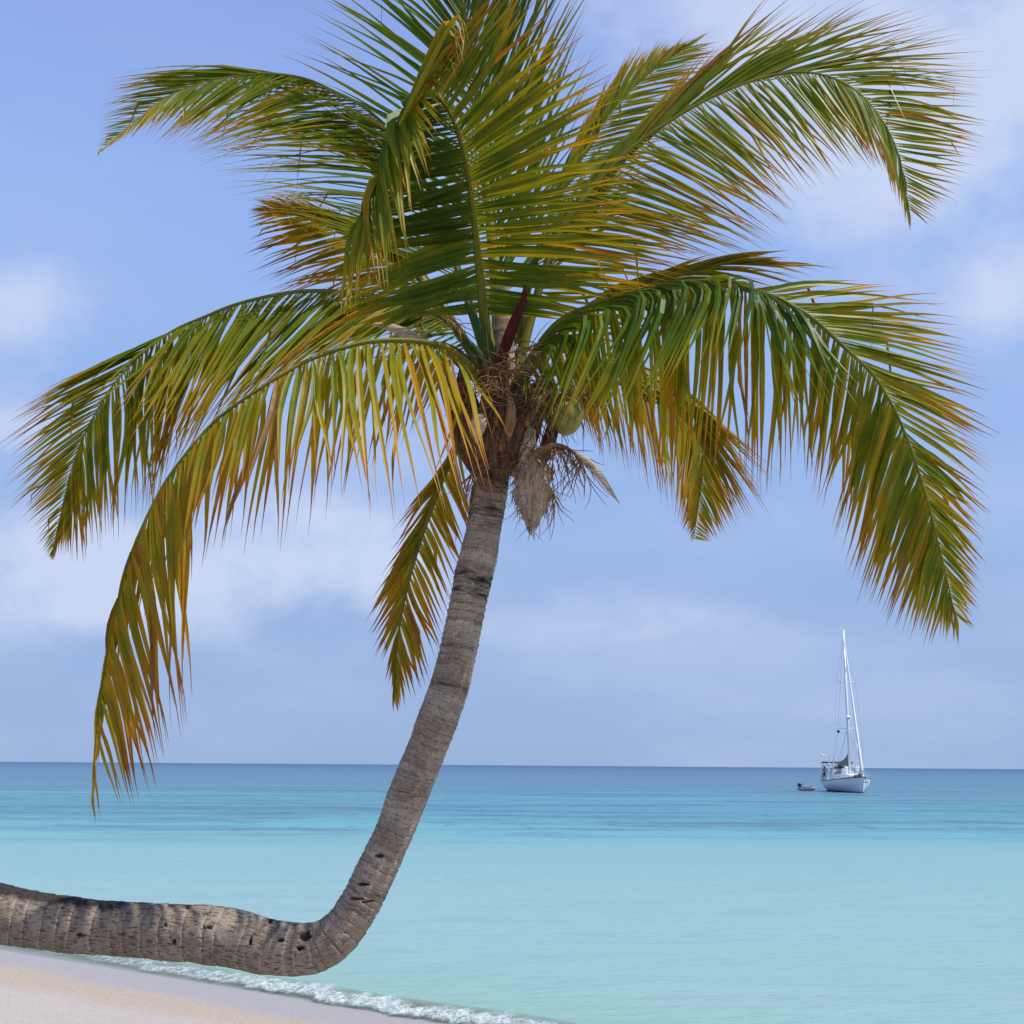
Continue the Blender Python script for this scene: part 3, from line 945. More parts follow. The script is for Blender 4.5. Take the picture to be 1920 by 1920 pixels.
# ------------------------------------------------------------------ the beach
def beach():
    vs, fs = [], []
    # along the shore a, across b (b > 0 towards the sea)
    A = np.concatenate([-np.geomspace(300, 27, 24), np.linspace(-26, 2, 170), np.geomspace(3, 300, 30)])
    B = np.concatenate([-np.geomspace(120, 14, 18), np.linspace(-13, 6, 150), np.geomspace(6.5, 60, 16)])
    o0 = SN * SOFF
    for b in B:
        for a in A:
            x, y = o0 + SN * b + sd * a
            z = beach_z(x, y)
            k = min(1, max(0, -b / 3))
            z += 0.018 * k * mnoise.noise(Vector((x * 0.8, y * 0.8, 0))) + 0.006 * k * mnoise.noise(Vector((x * 4, y * 4, 3)))
            if b > 20:
                z = min(z, -1.5)
            vs.append((x, y, z))
    n = len(A)
    for i in range(len(B) - 1):
        for k in range(n - 1):
            fs.append((i * n + k, i * n + k + 1, (i + 1) * n + k + 1, (i + 1) * n + k))
    m, nt, out = new_mat("coral_sand")
    geo = N(nt, 'ShaderNodeNewGeometry')
    pos = geo.outputs['Position']
    sepp = N(nt, 'ShaderNodeSeparateXYZ')
    nt.links.new(pos, sepp.inputs[0])
    b = math_n(nt, 'ADD', math_n(nt, 'MULTIPLY', sepp.outputs[0], float(SN[0])), math_n(nt, 'MULTIPLY', sepp.outputs[1], float(SN[1])))
    b = math_n(nt, 'SUBTRACT', b, SOFF)
    big = noise_n(nt, pos, 0.55, 3.0)
    b2 = math_n(nt, 'ADD', b, math_n(nt, 'MULTIPLY', math_n(nt, 'SUBTRACT', big, 0.5), 1.1))
    wet = mapr(nt, b2, -1.75, -0.95, 0.0, 1.0)
    grain = mapr(nt, noise_n(nt, pos, 28.0, 6.0, 0.85), 0.30, 0.70)
    grain2 = noise_n(nt, pos, 9.0, 5.0, 0.7)
    dry = mixc(nt, grain, (0.295, 0.238, 0.185), (0.50, 0.42, 0.345))
    pale = mapr(nt, b2, -2.9, -2.0, 1.0, 0.0)
    dry = mixc(nt, math_n(nt, 'MULTIPLY', pale, 0.75), dry, mixc(nt, grain, (0.33, 0.305, 0.29), (0.51, 0.47, 0.45)))
    wetc = mixc(nt, grain, (0.265, 0.238, 0.228), (0.41, 0.375, 0.36))
    c = mixc(nt, wet, dry, wetc)
    c = mixc(nt, math_n(nt, 'MULTIPLY', mapr(nt, grain2, 0.5, 0.75), 0.15), c, (0.33, 0.27, 0.24))
    p = N(nt, 'ShaderNodeBsdfPrincipled')
    nt.links.new(c, p.inputs['Base Color'])
    nt.links.new(mapr(nt, wet, 0, 1, 0.9, 0.45), p.inputs['Roughness'])
    nt.links.new(mapr(nt, wet, 0, 1, 0.15, 0.4), p.inputs['Specular IOR Level'])
    bp = N(nt, 'ShaderNodeBump', Strength=0.35, Distance=0.02)
    nt.links.new(math_n(nt, 'ADD', math_n(nt, 'MULTIPLY', grain, 0.7), grain2), bp.inputs['Height'])
    nt.links.new(bp.outputs[0], p.inputs['Normal'])
    nt.links.new(p.outputs[0], out.inputs[0])
    mb = MB()
    mb.add(vs, fs)
    ob = mb.build('beach', m)
    tag(ob, kind='structure')
    return ob


beach()


# ------------------------------------------------------------------ the sea
WAVE_B = 0.22       # where the little breaker stands, metres off the waterline


def wave_h(x, y):
    """small real swell near the shore"""
    b = sea_dist(x, y)
    a = sd[0] * x + sd[1] * y
    h = 0.0
    if -1 < b < 30:
        wob = 0.35 * mnoise.noise(Vector((a * 0.35, 5, 0)))
        bb = b - wob
        h += 0.075 * math.exp(-((bb - WAVE_B - 0.35) / 0.28) ** 2)
        h += 0.05 * math.exp(-((bb - 3.2) / 0.8) ** 2) * (0.6 + 0.4 * mnoise.noise(Vector((a * .2, 2, 0))))
        h += 0.022 * mnoise.noise(Vector((a * 0.9, b * 2.2, 1))) * min(1, max(0, b))
    h += 0.03 * mnoise.noise(Vector((x * 0.12, y * 0.35, 7))) * min(1, max(0, b / 6))
    return h


def sea():
    vs, fs = [], []
    A = np.concatenate([-np.geomspace(30000, 46, 40), np.linspace(-45, -22, 60), np.linspace(-21.8, -4, 150), np.linspace(-3.6, 16, 60), np.geomspace(17, 30000, 46)])
    B = np.concatenate([np.linspace(-0.6, 5, 95), np.geomspace(5.15, 60, 110), np.geomspace(63, 40000, 90)])
    o0 = SN * SOFF
    for b in B:
        for a in A:
            x, y = o0 + SN * b + sd * a
            r = math.hypot(x, y)
            z = wave_h(x, y) if r < 90 and abs(a) < 60 else 0.0
            vs.append((x, y, z))
    n = len(A)
    for i in range(len(B) - 1):
        for k in range(n - 1):
            fs.append((i * n + k, i * n + k + 1, (i + 1) * n + k + 1, (i + 1) * n + k))
    m, nt, out = new_mat("sea_water")
    geo = N(nt, 'ShaderNodeNewGeometry')
    pos = geo.outputs['Position']
    sp = N(nt, 'ShaderNodeSeparateXYZ')
    nt.links.new(pos, sp.inputs[0])
    X, Yc = sp.outputs[0], sp.outputs[1]
    b = math_n(nt, 'SUBTRACT', math_n(nt, 'ADD', math_n(nt, 'MULTIPLY', X, float(SN[0])), math_n(nt, 'MULTIPLY', Yc, float(SN[1]))), SOFF)
    # sea-bed: log distance from the beach, wavered by patches of reef and weed
    lg = math_n(nt, 'LOGARITHM', math_n(nt, 'MAXIMUM', Yc, 1.0), 10.0)
    w1 = noise_n(nt, mapping(nt, pos, (0.012, 0.05, 1)), 1.0, 4.0, 0.55)
    w2 = noise_n(nt, mapping(nt, pos, (0.045, 0.13, 1), (3, 9, 0)), 1.0, 8.0, 0.72)
    lgw = math_n(nt, 'ADD', lg, math_n(nt, 'MULTIPLY', math_n(nt, 'SUBTRACT', w1, 0.5), 0.30))
    base = ramp(nt, mapr(nt, lgw, 1.2, 3.4, 0, 1, False), [
        (0.0, (0.248, 0.400, 0.390)), (0.12, (0.235, 0.395, 0.400)), (0.20, (0.195, 0.370, 0.400)),
        (0.255, (0.115, 0.335, 0.385)), (0.31, (0.080, 0.250, 0.318)), (0.35, (0.082, 0.242, 0.318)), (0.385, (0.090, 0.265, 0.335)),
        (0.43, (0.085, 0.195, 0.280)), (0.60, (0.068, 0.165, 0.265)), (0.80, (0.045, 0.120, 0.230)), (1.0, (0.020, 0.075, 0.210))])
    # weed beds and bright sand gaps out on the reef
    reef = math_n(nt, 'MULTIPLY', mapr(nt, lg, 1.62, 1.76), mapr(nt, lg, 2.5, 2.1))
    weed = math_n(nt, 'MULTIPLY', mapr(nt, w2, 0.44, 0.64), reef)
    base = mixc(nt, math_n(nt, 'MULTIPLY', weed, 0.85), base, (0.055, 0.130, 0.215))
    fl = noise_n(nt, mapping(nt, pos, (0.9, 0.22, 1), (5, 1, 0)), 1.0, 4.0, 0.65)
    flk = math_n(nt, 'MULTIPLY', mapr(nt, fl, 0.54, 0.66), mapr(nt, lg, 1.68, 1.82))
    base = mixc(nt, math_n(nt, 'MULTIPLY', flk, 0.55), base, (0.035, 0.12, 0.22))  # not weed: dark wavelet shading painted into the water colour as flecks
    w3 = noise_n(nt, mapping(nt, pos, (0.02, 0.12, 1), (17, 2, 0)), 1.0, 8.0, 0.7)
    gap = math_n(nt, 'MULTIPLY', mapr(nt, w3, 0.50, 0.68), reef)
    base = mixc(nt, math_n(nt, 'MULTIPLY', gap, 0.6), base, (0.085, 0.36, 0.41))
    # shallow green by the shore
    sh = mapr(nt, b, 0.2, 3.6, 1.0, 0.0)
    base = mixc(nt, math_n(nt, 'MULTIPLY', sh, 0.75), base, (0.22, 0.39, 0.31))
    base = mixc(nt, mapr(nt, b, 0.9, 0.0), base, (0.40, 0.45, 0.37))
    w4 = noise_n(nt, mapping(nt, pos, (0.25, 0.9, 1), (1, 4, 0)), 1.0, 4.0, 0.6)
    base = mixc(nt, math_n(nt, 'MULTIPLY', mapr(nt, w4, 0.45, 0.72), 0.35), base, (0.165, 0.355, 0.35))
    dif = N(nt, 'ShaderNodeBsdfDiffuse')
    nt.links.new(base, dif.inputs['Color'])
    gl = N(nt, 'ShaderNodeBsdfGlossy', Roughness=0.18)
    fr = N(nt, 'ShaderNodeFresnel', IOR=1.33)
    r1 = noise_n(nt, mapping(nt, pos, (1.6, 4.2, 1), (0, 0, 0), (0, 0, -0.25)), 1.0, 5.0, 0.62)
    r2 = noise_n(nt, mapping(nt, pos, (0.22, 0.75, 1)), 1.0, 5.0, 0.6)
    hgt = math_n(nt, 'ADD', math_n(nt, 'MULTIPLY', r1, 0.11), math_n(nt, 'MULTIPLY', r2, 0.26))
    bp = N(nt, 'ShaderNodeBump', Strength=0.55, Distance=1.0)
    nt.links.new(hgt, bp.inputs['Height'])
    for s in (dif, gl, fr):
        nt.links.new(bp.outputs[0], s.inputs['Normal'])
    mx = N(nt, 'ShaderNodeMixShader')
    nt.links.new(math_n(nt, 'MULTIPLY', math_n(nt, 'MINIMUM', fr.outputs[0], 0.5), 0.55), mx.inputs[0])
    nt.links.new(dif.outputs[0], mx.inputs[1])
    nt.links.new(gl.outputs[0], mx.inputs[2])
    # thin clear water at the very edge
    tr = N(nt, 'ShaderNodeBsdfTransparent')
    tr.inputs[0].default_value = (0.86, 0.96, 0.93, 1)
    mx2 = N(nt, 'ShaderNodeMixShader')
    bn = math_n(nt, 'ADD', b, math_n(nt, 'MULTIPLY', math_n(nt, 'SUBTRACT', noise_n(nt, pos, 0.8, 4.0), 0.5), 0.5))
    nt.links.new(mapr(nt, bn, 0.0, 0.9, 0.15, 1.0), mx2.inputs[0])
    nt.links.new(tr.outputs[0], mx2.inputs[1])
    nt.links.new(mx.outputs[0], mx2.inputs[2])
    nt.links.new(mx2.outputs[0], out.inputs[0])
    mb = MB()
    mb.add(vs, fs)
    ob = mb.build('sea', m)
    tag(ob, kind='structure')


sea()


# white foam of the little breaker
def foam():
    A = np.linspace(-22, -5, 1100)
    B = np.linspace(0, 1, 44)
    vs, fs = [], []
    o0 = SN * SOFF
    nb = len(B)
    vals = []
    for a in A:
        c = o0 + SN * WAVE_B + sd * a
        wob = 0.35 * mnoise.noise(Vector((float(np.dot(sd, c)) * 0.35, 5, 0)))
        amp = min(1, max(0.16, (a + 21.0) / 10.0))
        amp *= 0.75 + 0.45 * mnoise.noise(Vector((a * 0.8, 0, 2)))
        lo = 0.16 * mnoise.noise(Vector((a * 1.7, 1, 0))) + 0.07 * mnoise.noise(Vector((a * 6, 1, 0)))
        for t in B:
            b = WAVE_B + wob - 0.38 * amp + lo + t * (0.32 + 0.42 * amp)
            x, y = o0 + SN * b + sd * a
            prof = math.sin(math.pi * min(1, t * 1.02)) ** 0.7
            n1 = mnoise.fractal(Vector((a * 5, t * 3, 0)), 1.0, 2.0, 3)
            n2 = mnoise.fractal(Vector((a * 22, t * 12, 4)), 1.0, 2.0, 3)
            h = prof * amp * (0.07 + 0.045 * n1 + 0.022 * n2)
            base = max(wave_h(x, y) if b > 0 else 0.0, beach_z(x, y)) + 0.004
            vs.append((x + 0.02 * n2, y, base + max(0.0, h)))
            edge = min(t / 0.25, (1 - t) / 0.45, 1)
            vals.append((max(0, edge) * min(1, amp * 1.5), t, amp, 1))
    for i in range(len(A) - 1):
        for k in range(nb - 1):
            fs.append((i * nb + k, (i + 1) * nb + k, (i + 1) * nb + k + 1, i * nb + k + 1))
    m, nt, out = new_mat("sea_foam")
    at = N(nt, 'ShaderNodeAttribute', attribute_name="tone")
    sp = N(nt, 'ShaderNodeSeparateColor')
    nt.links.new(at.outputs['Color'], sp.inputs[0])
    geo = N(nt, 'ShaderNodeNewGeometry')
    nz = noise_n(nt, geo.outputs['Position'], 9.0, 6.0, 0.7)
    nz2 = noise_n(nt, geo.outputs['Position'], 40.0, 4.0, 0.7)
    k = math_n(nt, 'ADD', sp.outputs[0], math_n(nt, 'MULTIPLY', math_n(nt, 'SUBTRACT', nz, 0.5), 1.9))
    k = math_n(nt, 'ADD', k, math_n(nt, 'MULTIPLY', math_n(nt, 'SUBTRACT', nz2, 0.5), 1.2))
    fac = mapr(nt, k, 0.30, 1.35, 0.0, 0.92)
    p = N(nt, 'ShaderNodeBsdfPrincipled', Roughness=0.5)
    nt.links.new(mixc(nt, mapr(nt, nz2, 0.35, 0.65), (0.38, 0.49, 0.48), (0.62, 0.67, 0.67)), p.inputs['Base Color'])
    tr = N(nt, 'ShaderNodeBsdfTransparent')
    mx = N(nt, 'ShaderNodeMixShader')
    nt.links.new(fac, mx.inputs[0])
    nt.links.new(tr.outputs[0], mx.inputs[1])
    nt.links.new(p.outputs[0], mx.inputs[2])
    nt.links.new(mx.outputs[0], out.inputs[0])
    mb = MB()
    mb.add(vs, fs, vals)
    ob = mb.build('surf_foam', m)
    tag(ob, 'white foam of the small breaker along the sand', 'foam', kind='stuff')


foam()

# ------------------------------------------------------------------ the anchored yacht
M_HULL = paint("white_gelcoat", (0.78, 0.80, 0.80), 0.3, 0.03, scale=0.6)
M_DECK = paint("cream_deck", (0.70, 0.67, 0.60), 0.6, 0.05, scale=2)
M_NAVY = paint("navy_canvas", (0.012, 0.018, 0.045), 0.8, 0.1, scale=5)
M_GREY = paint("grey_sail_cover", (0.20, 0.20, 0.21), 0.8, 0.1, scale=4, bump=0.3)
M_ALU = paint("white_mast_paint", (0.74, 0.74, 0.74), 0.35, 0.03)
M_SAILW = paint("white_sailcloth", (0.78, 0.77, 0.74), 0.7, 0.03)
M_STEEL = paint("steel_tube", (0.60, 0.62, 0.64), 0.3, 0.03, metal=0.7)
M_BLACK = paint("black_plastic", (0.015, 0.015, 0.017), 0.4, 0.1)
M_DARKW = paint("tinted_window", (0.02, 0.025, 0.03), 0.1, 0.1)
M_CLEAR = paint("clear_panel", (0.30, 0.36, 0.42), 0.15, 0.08)
M_TEAK = paint("teak", (0.25, 0.13, 0.07), 0.6, 0.15)
M_SOLAR = paint("solar_cells", (0.02, 0.03, 0.06), 0.2, 0.1)
M_ROPE = paint("rope", (0.45, 0.43, 0.38), 0.9, 0.1)
M_BOOT = paint("antifouling", (0.012, 0.02, 0.05), 0.6, 0.1)
M_TUBE = paint("grey_hypalon", (0.30, 0.31, 0.33), 0.5, 0.05)
M_DARKTUBE = paint("dark_hypalon", (0.06, 0.06, 0.065), 0.6, 0.1)


def hull_shape(L, B, fb_bow, fb_stern, draft, nst=26, nv=12):
    """local: x forward, y to port, z up; stations stern to bow"""
    secs = []
    for i in range(nst):
        t = i / (nst - 1)
        x = -L / 2 + L * t
        if t < 0.45:
            w = B / 2 * (0.74 + 0.26 * math.sin(t / 0.45 * math.pi / 2))
        else:
            w = B / 2 * max(0.0, 1 - ((t - 0.45) / 0.55) ** 2.2)
        w = max(w, 0.02)
        fb = fb_stern + (fb_bow - fb_stern) * t ** 1.6
        ring = []
        for k in range(nv + 1):
            q = k / nv
            z = fb - (fb + draft) * q
            wl = w * (1 - q ** 2.6) * (1.0 - 0.10 * (1 - math.exp(-q * 2)))
            xx = x - (0.95 * q if t > 0.92 else 0.95 * q * max(0, (t - 0.7) / 0.22) if t > 0.7 else 0)
            ring.append((xx, wl, z))
        secs.append(ring)
    return secs


def make_yacht():
    c = at_height(1592, 1484, 0.0)
    k = 150.0 / c[1]
    c = np.array([c[0] * k, 150.0, 0.0])
    hd = np.array([math.sin(R(-1)), -math.cos(R(-1))])
    ang = math.atan2(hd[1], hd[0])
    root = empty('sailboat', tuple(c), 'white sailing yacht anchored offshore with bare mast and furled sails', 'sailboat')
    ca, sa = math.cos(ang), math.sin(ang)

    def W(p):
        return (c[0] + p[0] * ca - p[1] * sa, c[1] + p[0] * sa + p[1] * ca, c[2] + p[2])

    def put(mb, name, mat, parent=root, smooth=False):
        mb.v = [W(p) for p in mb.v]
        return mb.build(name, mat, parent, smooth=smooth, loc=tuple(c))

    L, Bm = 14.0, 4.5
    secs = hull_shape(L, Bm, 1.75, 1.15, 0.5)
    mb = MB()
    full = []
    for ring in secs:
        left = [(x, y, z) for x, y, z in ring]
        right = [(x, -y, z) for x, y, z in reversed(ring[:-1])]
        full.append(left + right)
    mb.loft(full, closed=True)
    hull = put(mb, 'hull', M_HULL, smooth=False)
    # boot stripe and sheer line
    for (z0, z1, mat, nm) in ((-0.10, 0.10, M_BOOT, 'boot_stripe'),):
        st = MB()
        for sgn in (1, -1):
            rows = []
            for ring in secs:
                row = []
                for zz in (z0, z1):
                    zs = [p[2] for p in ring][::-1]
                    ys = [p[1] for p in ring][::-1]
                    xs = [p[0] for p in ring][::-1]
                    row.append((np.interp(zz, zs, xs) + 0.0, sgn * (np.interp(zz, zs, ys) + 0.012), zz))
                rows.append(row)
            st.loft(rows, closed=False, cap=False)
        put(st, nm, mat, hull)
    st = MB()
    for sgn in (1, -1):
        st.tube([(r[0][0], sgn * (r[0][1] + 0.01), r[0][2] + 0.03) for r in secs], 0.05, 6)
    put(st, 'rubbing_strake', M_TEAK, hull)
    # coach roof
    mb = MB()
    cs = []
    for x, w, h in ((-2.6, 1.35, 0.62), (-1.0, 1.4, 0.62), (0.8, 1.25, 0.5), (2.4, 0.9, 0.34), (3.2, 0.6, 0.10)):
        zb = 1.22 + 0.09 * (x + 3)
        cs.append([(x, -w, zb), (x, -w * .88, zb + h), (x, 0, zb + h + 0.08), (x, w * .88, zb + h), (x, w, zb)])
    mb.loft(cs, closed=True)
    cab = put(mb, 'cabin', M_HULL)
    for sgn in (1, -1):
        wn = MB()
        wn.add([(-2.2, sgn * 1.36, 1.42), (0.9, sgn * 1.21, 1.62), (0.9, sgn * 1.17, 1.86), (-2.2, sgn * 1.30, 1.75)], [(0, 1, 2, 3)] if sgn > 0 else [(3, 2, 1, 0)])
        put(wn, 'window', M_DARKW, cab)
    # deck hatch and foredeck bundle
    mb = MB()
    mb.ball((3.9, 0.0, 1.75), (0.75, 0.45, 0.28), 14, 8)
    put(mb, 'sail_bag', paint("plum_canvas", (0.12, 0.06, 0.08), 0.8, 0.1))
    # mast with spreaders
    mx, mz0, mz1 = 0.9, 1.6, 19.2
    mb = MB()
    mb.tube([(mx, 0, mz0), (mx, 0, 8), (mx, 0, mz1)], [0.16, 0.16, 0.12], 12)
    mast = put(mb, 'mast', M_ALU, smooth=True)
    for zz, hw in ((12.9, 1.12), (7.4, 1.5)):
        sp = MB()
        sp.tube([(mx, -hw, zz + .05), (mx, 0, zz), (mx, hw, zz + .05)], [.045, .07, .045], 6)
        put(sp, 'spreader', M_ALU, mast)
    mb = MB()
    mb.ball((mx + .35, 0, 8.75), (.34, .34, .17), 14, 8)
    mb.box((mx + .2, 0, 8.55), (.35, .18, .06))
    put(mb, 'radar_dome', M_HULL, mast)
    mb = MB()
    mb.tube([(mx, -.05, mz1), (mx, -.5, mz1 + .42), (mx, -.62, mz1 + .42)], .03, 5)
    mb.box((mx, -.62, mz1 + .45), (.1, .30, .05))
    mb.tube([(mx, .05, mz1), (mx, .40, mz1 + .06)], .03, 5)
    mb.box((mx, .42, mz1 + .22), (.05, .16, .5))
    put(mb, 'wind_vane', M_ALU, mast)
    mb = MB()
    mb.box((mx + .22, .0, 14.4), (.10, .26, .66))
    put(mb, 'mast_bracket', M_SAILW, mast)
    for za, zb in ((7.9, 8.2), (7.05, 7.2)):
        mb = MB()
        mb.tube([(mx + .17, 0, za), (mx + .17, 0, zb)], .11, 6)
        put(mb, 'steaming_light', M_SAILW, mast)
    mb = MB()
    mb.ball((mx - .05, -1.15, 7.05), (.16, .16, .2), 8, 6)
    put(mb, 'radar_reflector', M_BLACK, mast)
    # standing rigging
    mb = MB()
    rr = 0.016
    for sgn in (1, -1):
        mb.tube([(mx - .3, sgn * 1.95, 1.4), (mx, sgn * 1.5, 7.45), (mx, sgn * 1.12, 12.95), (mx, 0, 18.6)], rr, 4)
        mb.tube([(mx + .3, sgn * 1.9, 1.4), (mx, sgn * .1, 7.3)], rr, 4)
        mb.tube([(mx - .9, sgn * 1.9, 1.4), (mx, sgn * .1, 7.3)], rr, 4)
    mb.tube([(-6.7, 0, 1.2), (mx, 0, mz1)], rr, 4)
    put(mb, 'rigging', M_STEEL)
    # furled headsail on the forestay
    mb = MB()
    p0, p1 = np.array((6.5, 0, 2.0)), np.array((mx + .12, 0, 18.2))
    n = 24
    mb.tube([p0 + (p1 - p0) * i / (n - 1) for i in range(n)], [0.05 if i == 0 else (0.165 - .10 * i / (n - 1) + .012 * math.sin(i * 2.1)) for i in range(n)], 10)
    put(mb, 'furled_headsail', M_SAILW, smooth=True)
    mb = MB()
    mb.tube([(5.9, 0.25, 1.75), (3.6, 0.20, 5.6)], [.09, .06], 8)
    put(mb, 'spinnaker_pole', M_ALU)
    # boom with grey sail cover
    mb = MB()
    mb.tube([(mx - .1, 0, 2.95), (-4.6, 0, 3.1)], .10, 8)
    put(mb, 'boom', M_ALU)
    mb = MB()
    cs = []
    for x, h, w in ((mx - .12, 1.9, .24), (mx - .8, 1.35, .36), (mx - 1.8, .95, .36), (mx - 3.4, .65, .30), (-4.4, .42, .2)):
        cs.append([(x, -w * .5, 2.95), (x, -w, 3.2), (x, -w * .45, 3.05 + h * .8), (x, 0, 3.05 + h), (x, w * .45, 3.05 + h * .8), (x, w, 3.2), (x, w * .5, 2.95)])
    mb.loft(cs)
    put(mb, 'sail_cover', M_GREY)
    # spray hood
    mb = MB()
    cs = []
    for x, h, w in ((-2.0, .06, 1.35), (-2.4, .75, 1.4), (-3.1, 1.02, 1.45), (-3.9, 1.05, 1.45)):
        zb = 1.75
        cs.append([(x, w * math.cos(q), zb + h * math.sin(q) ** .6) for q in np.linspace(0.02, math.pi - .02, 13)])
    mb.loft(cs, closed=False, cap=False)
    sh = put(mb, 'spray_hood', M_CLEAR, smooth=True)
    mb = MB()
    mb.tube([(-3.3, 1.46 * math.cos(q), 1.78 + 1.06 * math.sin(q) ** .6) for q in np.linspace(0.7, math.pi - .7, 14)], .10, 6, flat=2.2)
    put(mb, 'canvas_band', M_NAVY, sh)
    mb = MB()
    mb.tube([(-2.42, 1.42 * math.cos(q), 1.75 + .78 * math.sin(q) ** .6) for q in np.linspace(0.02, math.pi - .02, 18)], .045, 6)
    put(mb, 'hood_bow', M_ALU, sh)
    # bimini with frame, panels on top
    mb = MB()
    mb.box((-5.2, 0, 3.42), (2.4, 3.3, .16))
    bim = put(mb, 'bimini', M_NAVY)
    mb = MB()
    for y in (-.85, .85):
        mb.box((-5.2, y, 3.60), (1.9, 1.5, .09))
    put(mb, 'solar_panel', M_HULL, bim)
    mb = MB()
    for x in (-4.2, -6.3):
        for sgn in (1, -1):
            mb.tube([(x, sgn * 1.7, 1.2), (x, sgn * 1.62, 3.38)], .045, 6)
        mb.tube([(x, -1.62, 3.05), (x, 1.62, 3.05)], .045, 6)
    for sgn in (1, -1):
        mb.tube([(-4.2, sgn * 1.63, 3.05), (-6.3, sgn * 1.63, 3.05)], .04, 6)
    put(mb, 'bimini_frame', M_ALU, bim)
    # stern gear
    mb = MB()
    mb.tube([(-6.5, -1.35, 1.1), (-6.5, -1.45, 4.2)], .05, 6)
    mb.ball((-6.5, -1.45, 4.3), (.32, .14, .14), 10, 6)
    for q in (0.3, 2.4, 4.5):
        mb.tube([(-6.2, -1.45, 4.3), (-6.2, -1.45 + .55 * math.cos(q), 4.3 + .55 * math.sin(q))], [.05, .02], 5)
    put(mb, 'wind_generator', M_ALU)
    mb = MB()
    mb.box((-6.75, -1.5, 1.65), (.25, .5, 1.1))
    mb.box((-6.8, -1.5, 2.3), (.22, .4, .5))
    put(mb, 'stern_locker', M_HULL)
    # dodger cloth poles amidships (fenders and boards on the rail)
    mb = MB()
    for x, y0, top in ((-1.9, -2.0, 4.2), (-0.2, -1.9, 4.1)):
        mb.tube([(x, y0, 1.25), (x + .35, y0 + .25, top)], .07, 6)
    put(mb, 'flag_staff', M_ALU)
    for x, y in ((1.5, .8), (1.6, -.7), (0.0, 1.0), (0.9, -.35)):
        mb = MB()
        mb.tube([(x, y, 1.7), (x, y, 2.75)], [.14, .12], 8)
        mb.ball((x, y, 2.80), (.16, .16, .18), 8, 6)
        put(mb, 'deck_vent', M_SAILW)
    # lifelines and pulpit
    mb = MB()
    stp = []
    for i in range(0, len(secs), 3):
        x, y, z = secs[i][0]
        for sgn in (1, -1):
            mb.tube([(x, sgn * (y - .06), z), (x, sgn * (y - .06), z + .65)], .02, 4)
    for sgn in (1, -1):
        for dz in (.35, .65):
            mb.tube([(r[0][0], sgn * (r[0][1] - .06 if r[0][1] > .07 else .01), r[0][2] + dz) for r in secs], .012, 4)
    mb.tube([(6.0, -.55, 2.35), (6.9, 0, 2.45), (6.0, .55, 2.35)], .035, 6)
    put(mb, 'lifelines', M_STEEL)
    # anchor, bow roller, chain
    mb = MB()
    mb.tube([(6.5, .15, 1.75), (7.15, .15, 1.62), (7.2, .15, 1.2)], .05, 6)
    mb.tube([(7.18, -.15, 1.25), (7.2, .15, 1.15), (7.18, .45, 1.25)], .06, 6)
    mb.ball((6.7, -.35, 2.0), (.3, .25, .3), 8, 6)
    put(mb, 'anchor', paint("anchor_steel", (.18, .17, .16), .5, .1))
    mb = MB()
    mb.tube([(7.0, .1, 1.6), (8.0, .1, .6), (8.8, .1, -.3)], .03, 5)
    put(mb, 'anchor_chain', M_STEEL)
    return root, W, c


yacht, YW, yc = make_yacht()

# person standing on the yacht's stern
M_SKIN = paint("skin", (0.40, 0.20, 0.13), 0.5, 0.06)
M_SHORTS = paint("black_shorts", (0.015, 0.015, 0.018), 0.8, 0.1)
M_HAIR = paint("dark_hair", (0.02, 0.014, 0.010), 0.6, 0.1)


def person(loc, rz):
    J = [((0, 0, .95), .13), ((0, 0, 1.12), .13), ((0, .01, 1.32), .155), ((0, .01, 1.46), .07), ((0, -.01, 1.56), .065), ((0, -.02, 1.64), .10), ((0, -.02, 1.72), .085),
         ((.19, .01, 1.42), .065), ((.27, .0, 1.16), .05), ((.22, -.16, .98), .036), ((.20, -.24, .95), .035),
         ((-.19, .01, 1.42), .065), ((-.28, .02, 1.17), .05), ((-.30, -.02, .92), .036), ((-.30, -.04, .82), .035),
         ((.10, 0, .88), .11), ((.12, -.02, .48), .07), ((.12, .02, .08), .045), ((.13, -.12, .035), .04),
         ((-.10, 0, .88), .11), ((-.12, -.01, .48), .07), ((-.12, .03, .08), .045), ((-.13, -.11, .035), .04)]
    E = [(0, 1), (1, 2), (2, 3), (3, 4), (4, 5), (5, 6), (2, 7), (7, 8), (8, 9), (9, 10), (2, 11), (11, 12), (12, 13), (13, 14), (0, 15), (15, 16), (16, 17), (17, 18), (0, 19), (19, 20), (20, 21), (21, 22)]
    me = bpy.data.meshes.new('person')
    me.from_pydata([j[0] for j in J], E, [])
    ob = bpy.data.objects.new('person', me)
    COL.objects.link(ob)
    md = ob.modifiers.new('skin', 'SKIN')
    ob.modifiers.new('sub', 'SUBSURF').levels = 1
    ob.modifiers['sub'].render_levels = 2
    me.materials.append(M_SKIN)
    for v, j in zip(me.skin_vertices[0].data, J):
        v.radius = (j[1], j[1])
    me.skin_vertices[0].data[0].use_root = True
    ob.location = loc
    ob.rotation_euler = (0, 0, rz)
    sh = MB()
    sh.tube([(0, 0, 1.04), (0, 0, .92), (0, 0, .84)], [.155, .175, .18], 14, flat=.85)
    for s in (1, -1):
        sh.tube([(.10 * s, 0, .90), (.115 * s, -.01, .70), (.125 * s, -.01, .54)], [.125, .12, .115], 12)
    so = sh.build('shorts', M_SHORTS)
    so.parent = ob
    hr = MB()
    hr.ball((0, .005, 1.69), (.105, .12, .115), 14, 8)
    ho = hr.build('hair', M_HAIR)
    ho.parent = ob
    tag(ob, 'bare-chested person in black shorts standing at the stern of the white yacht', 'person')
    return ob


person(YW((-5.4, -1.55, 1.18)), R(160))


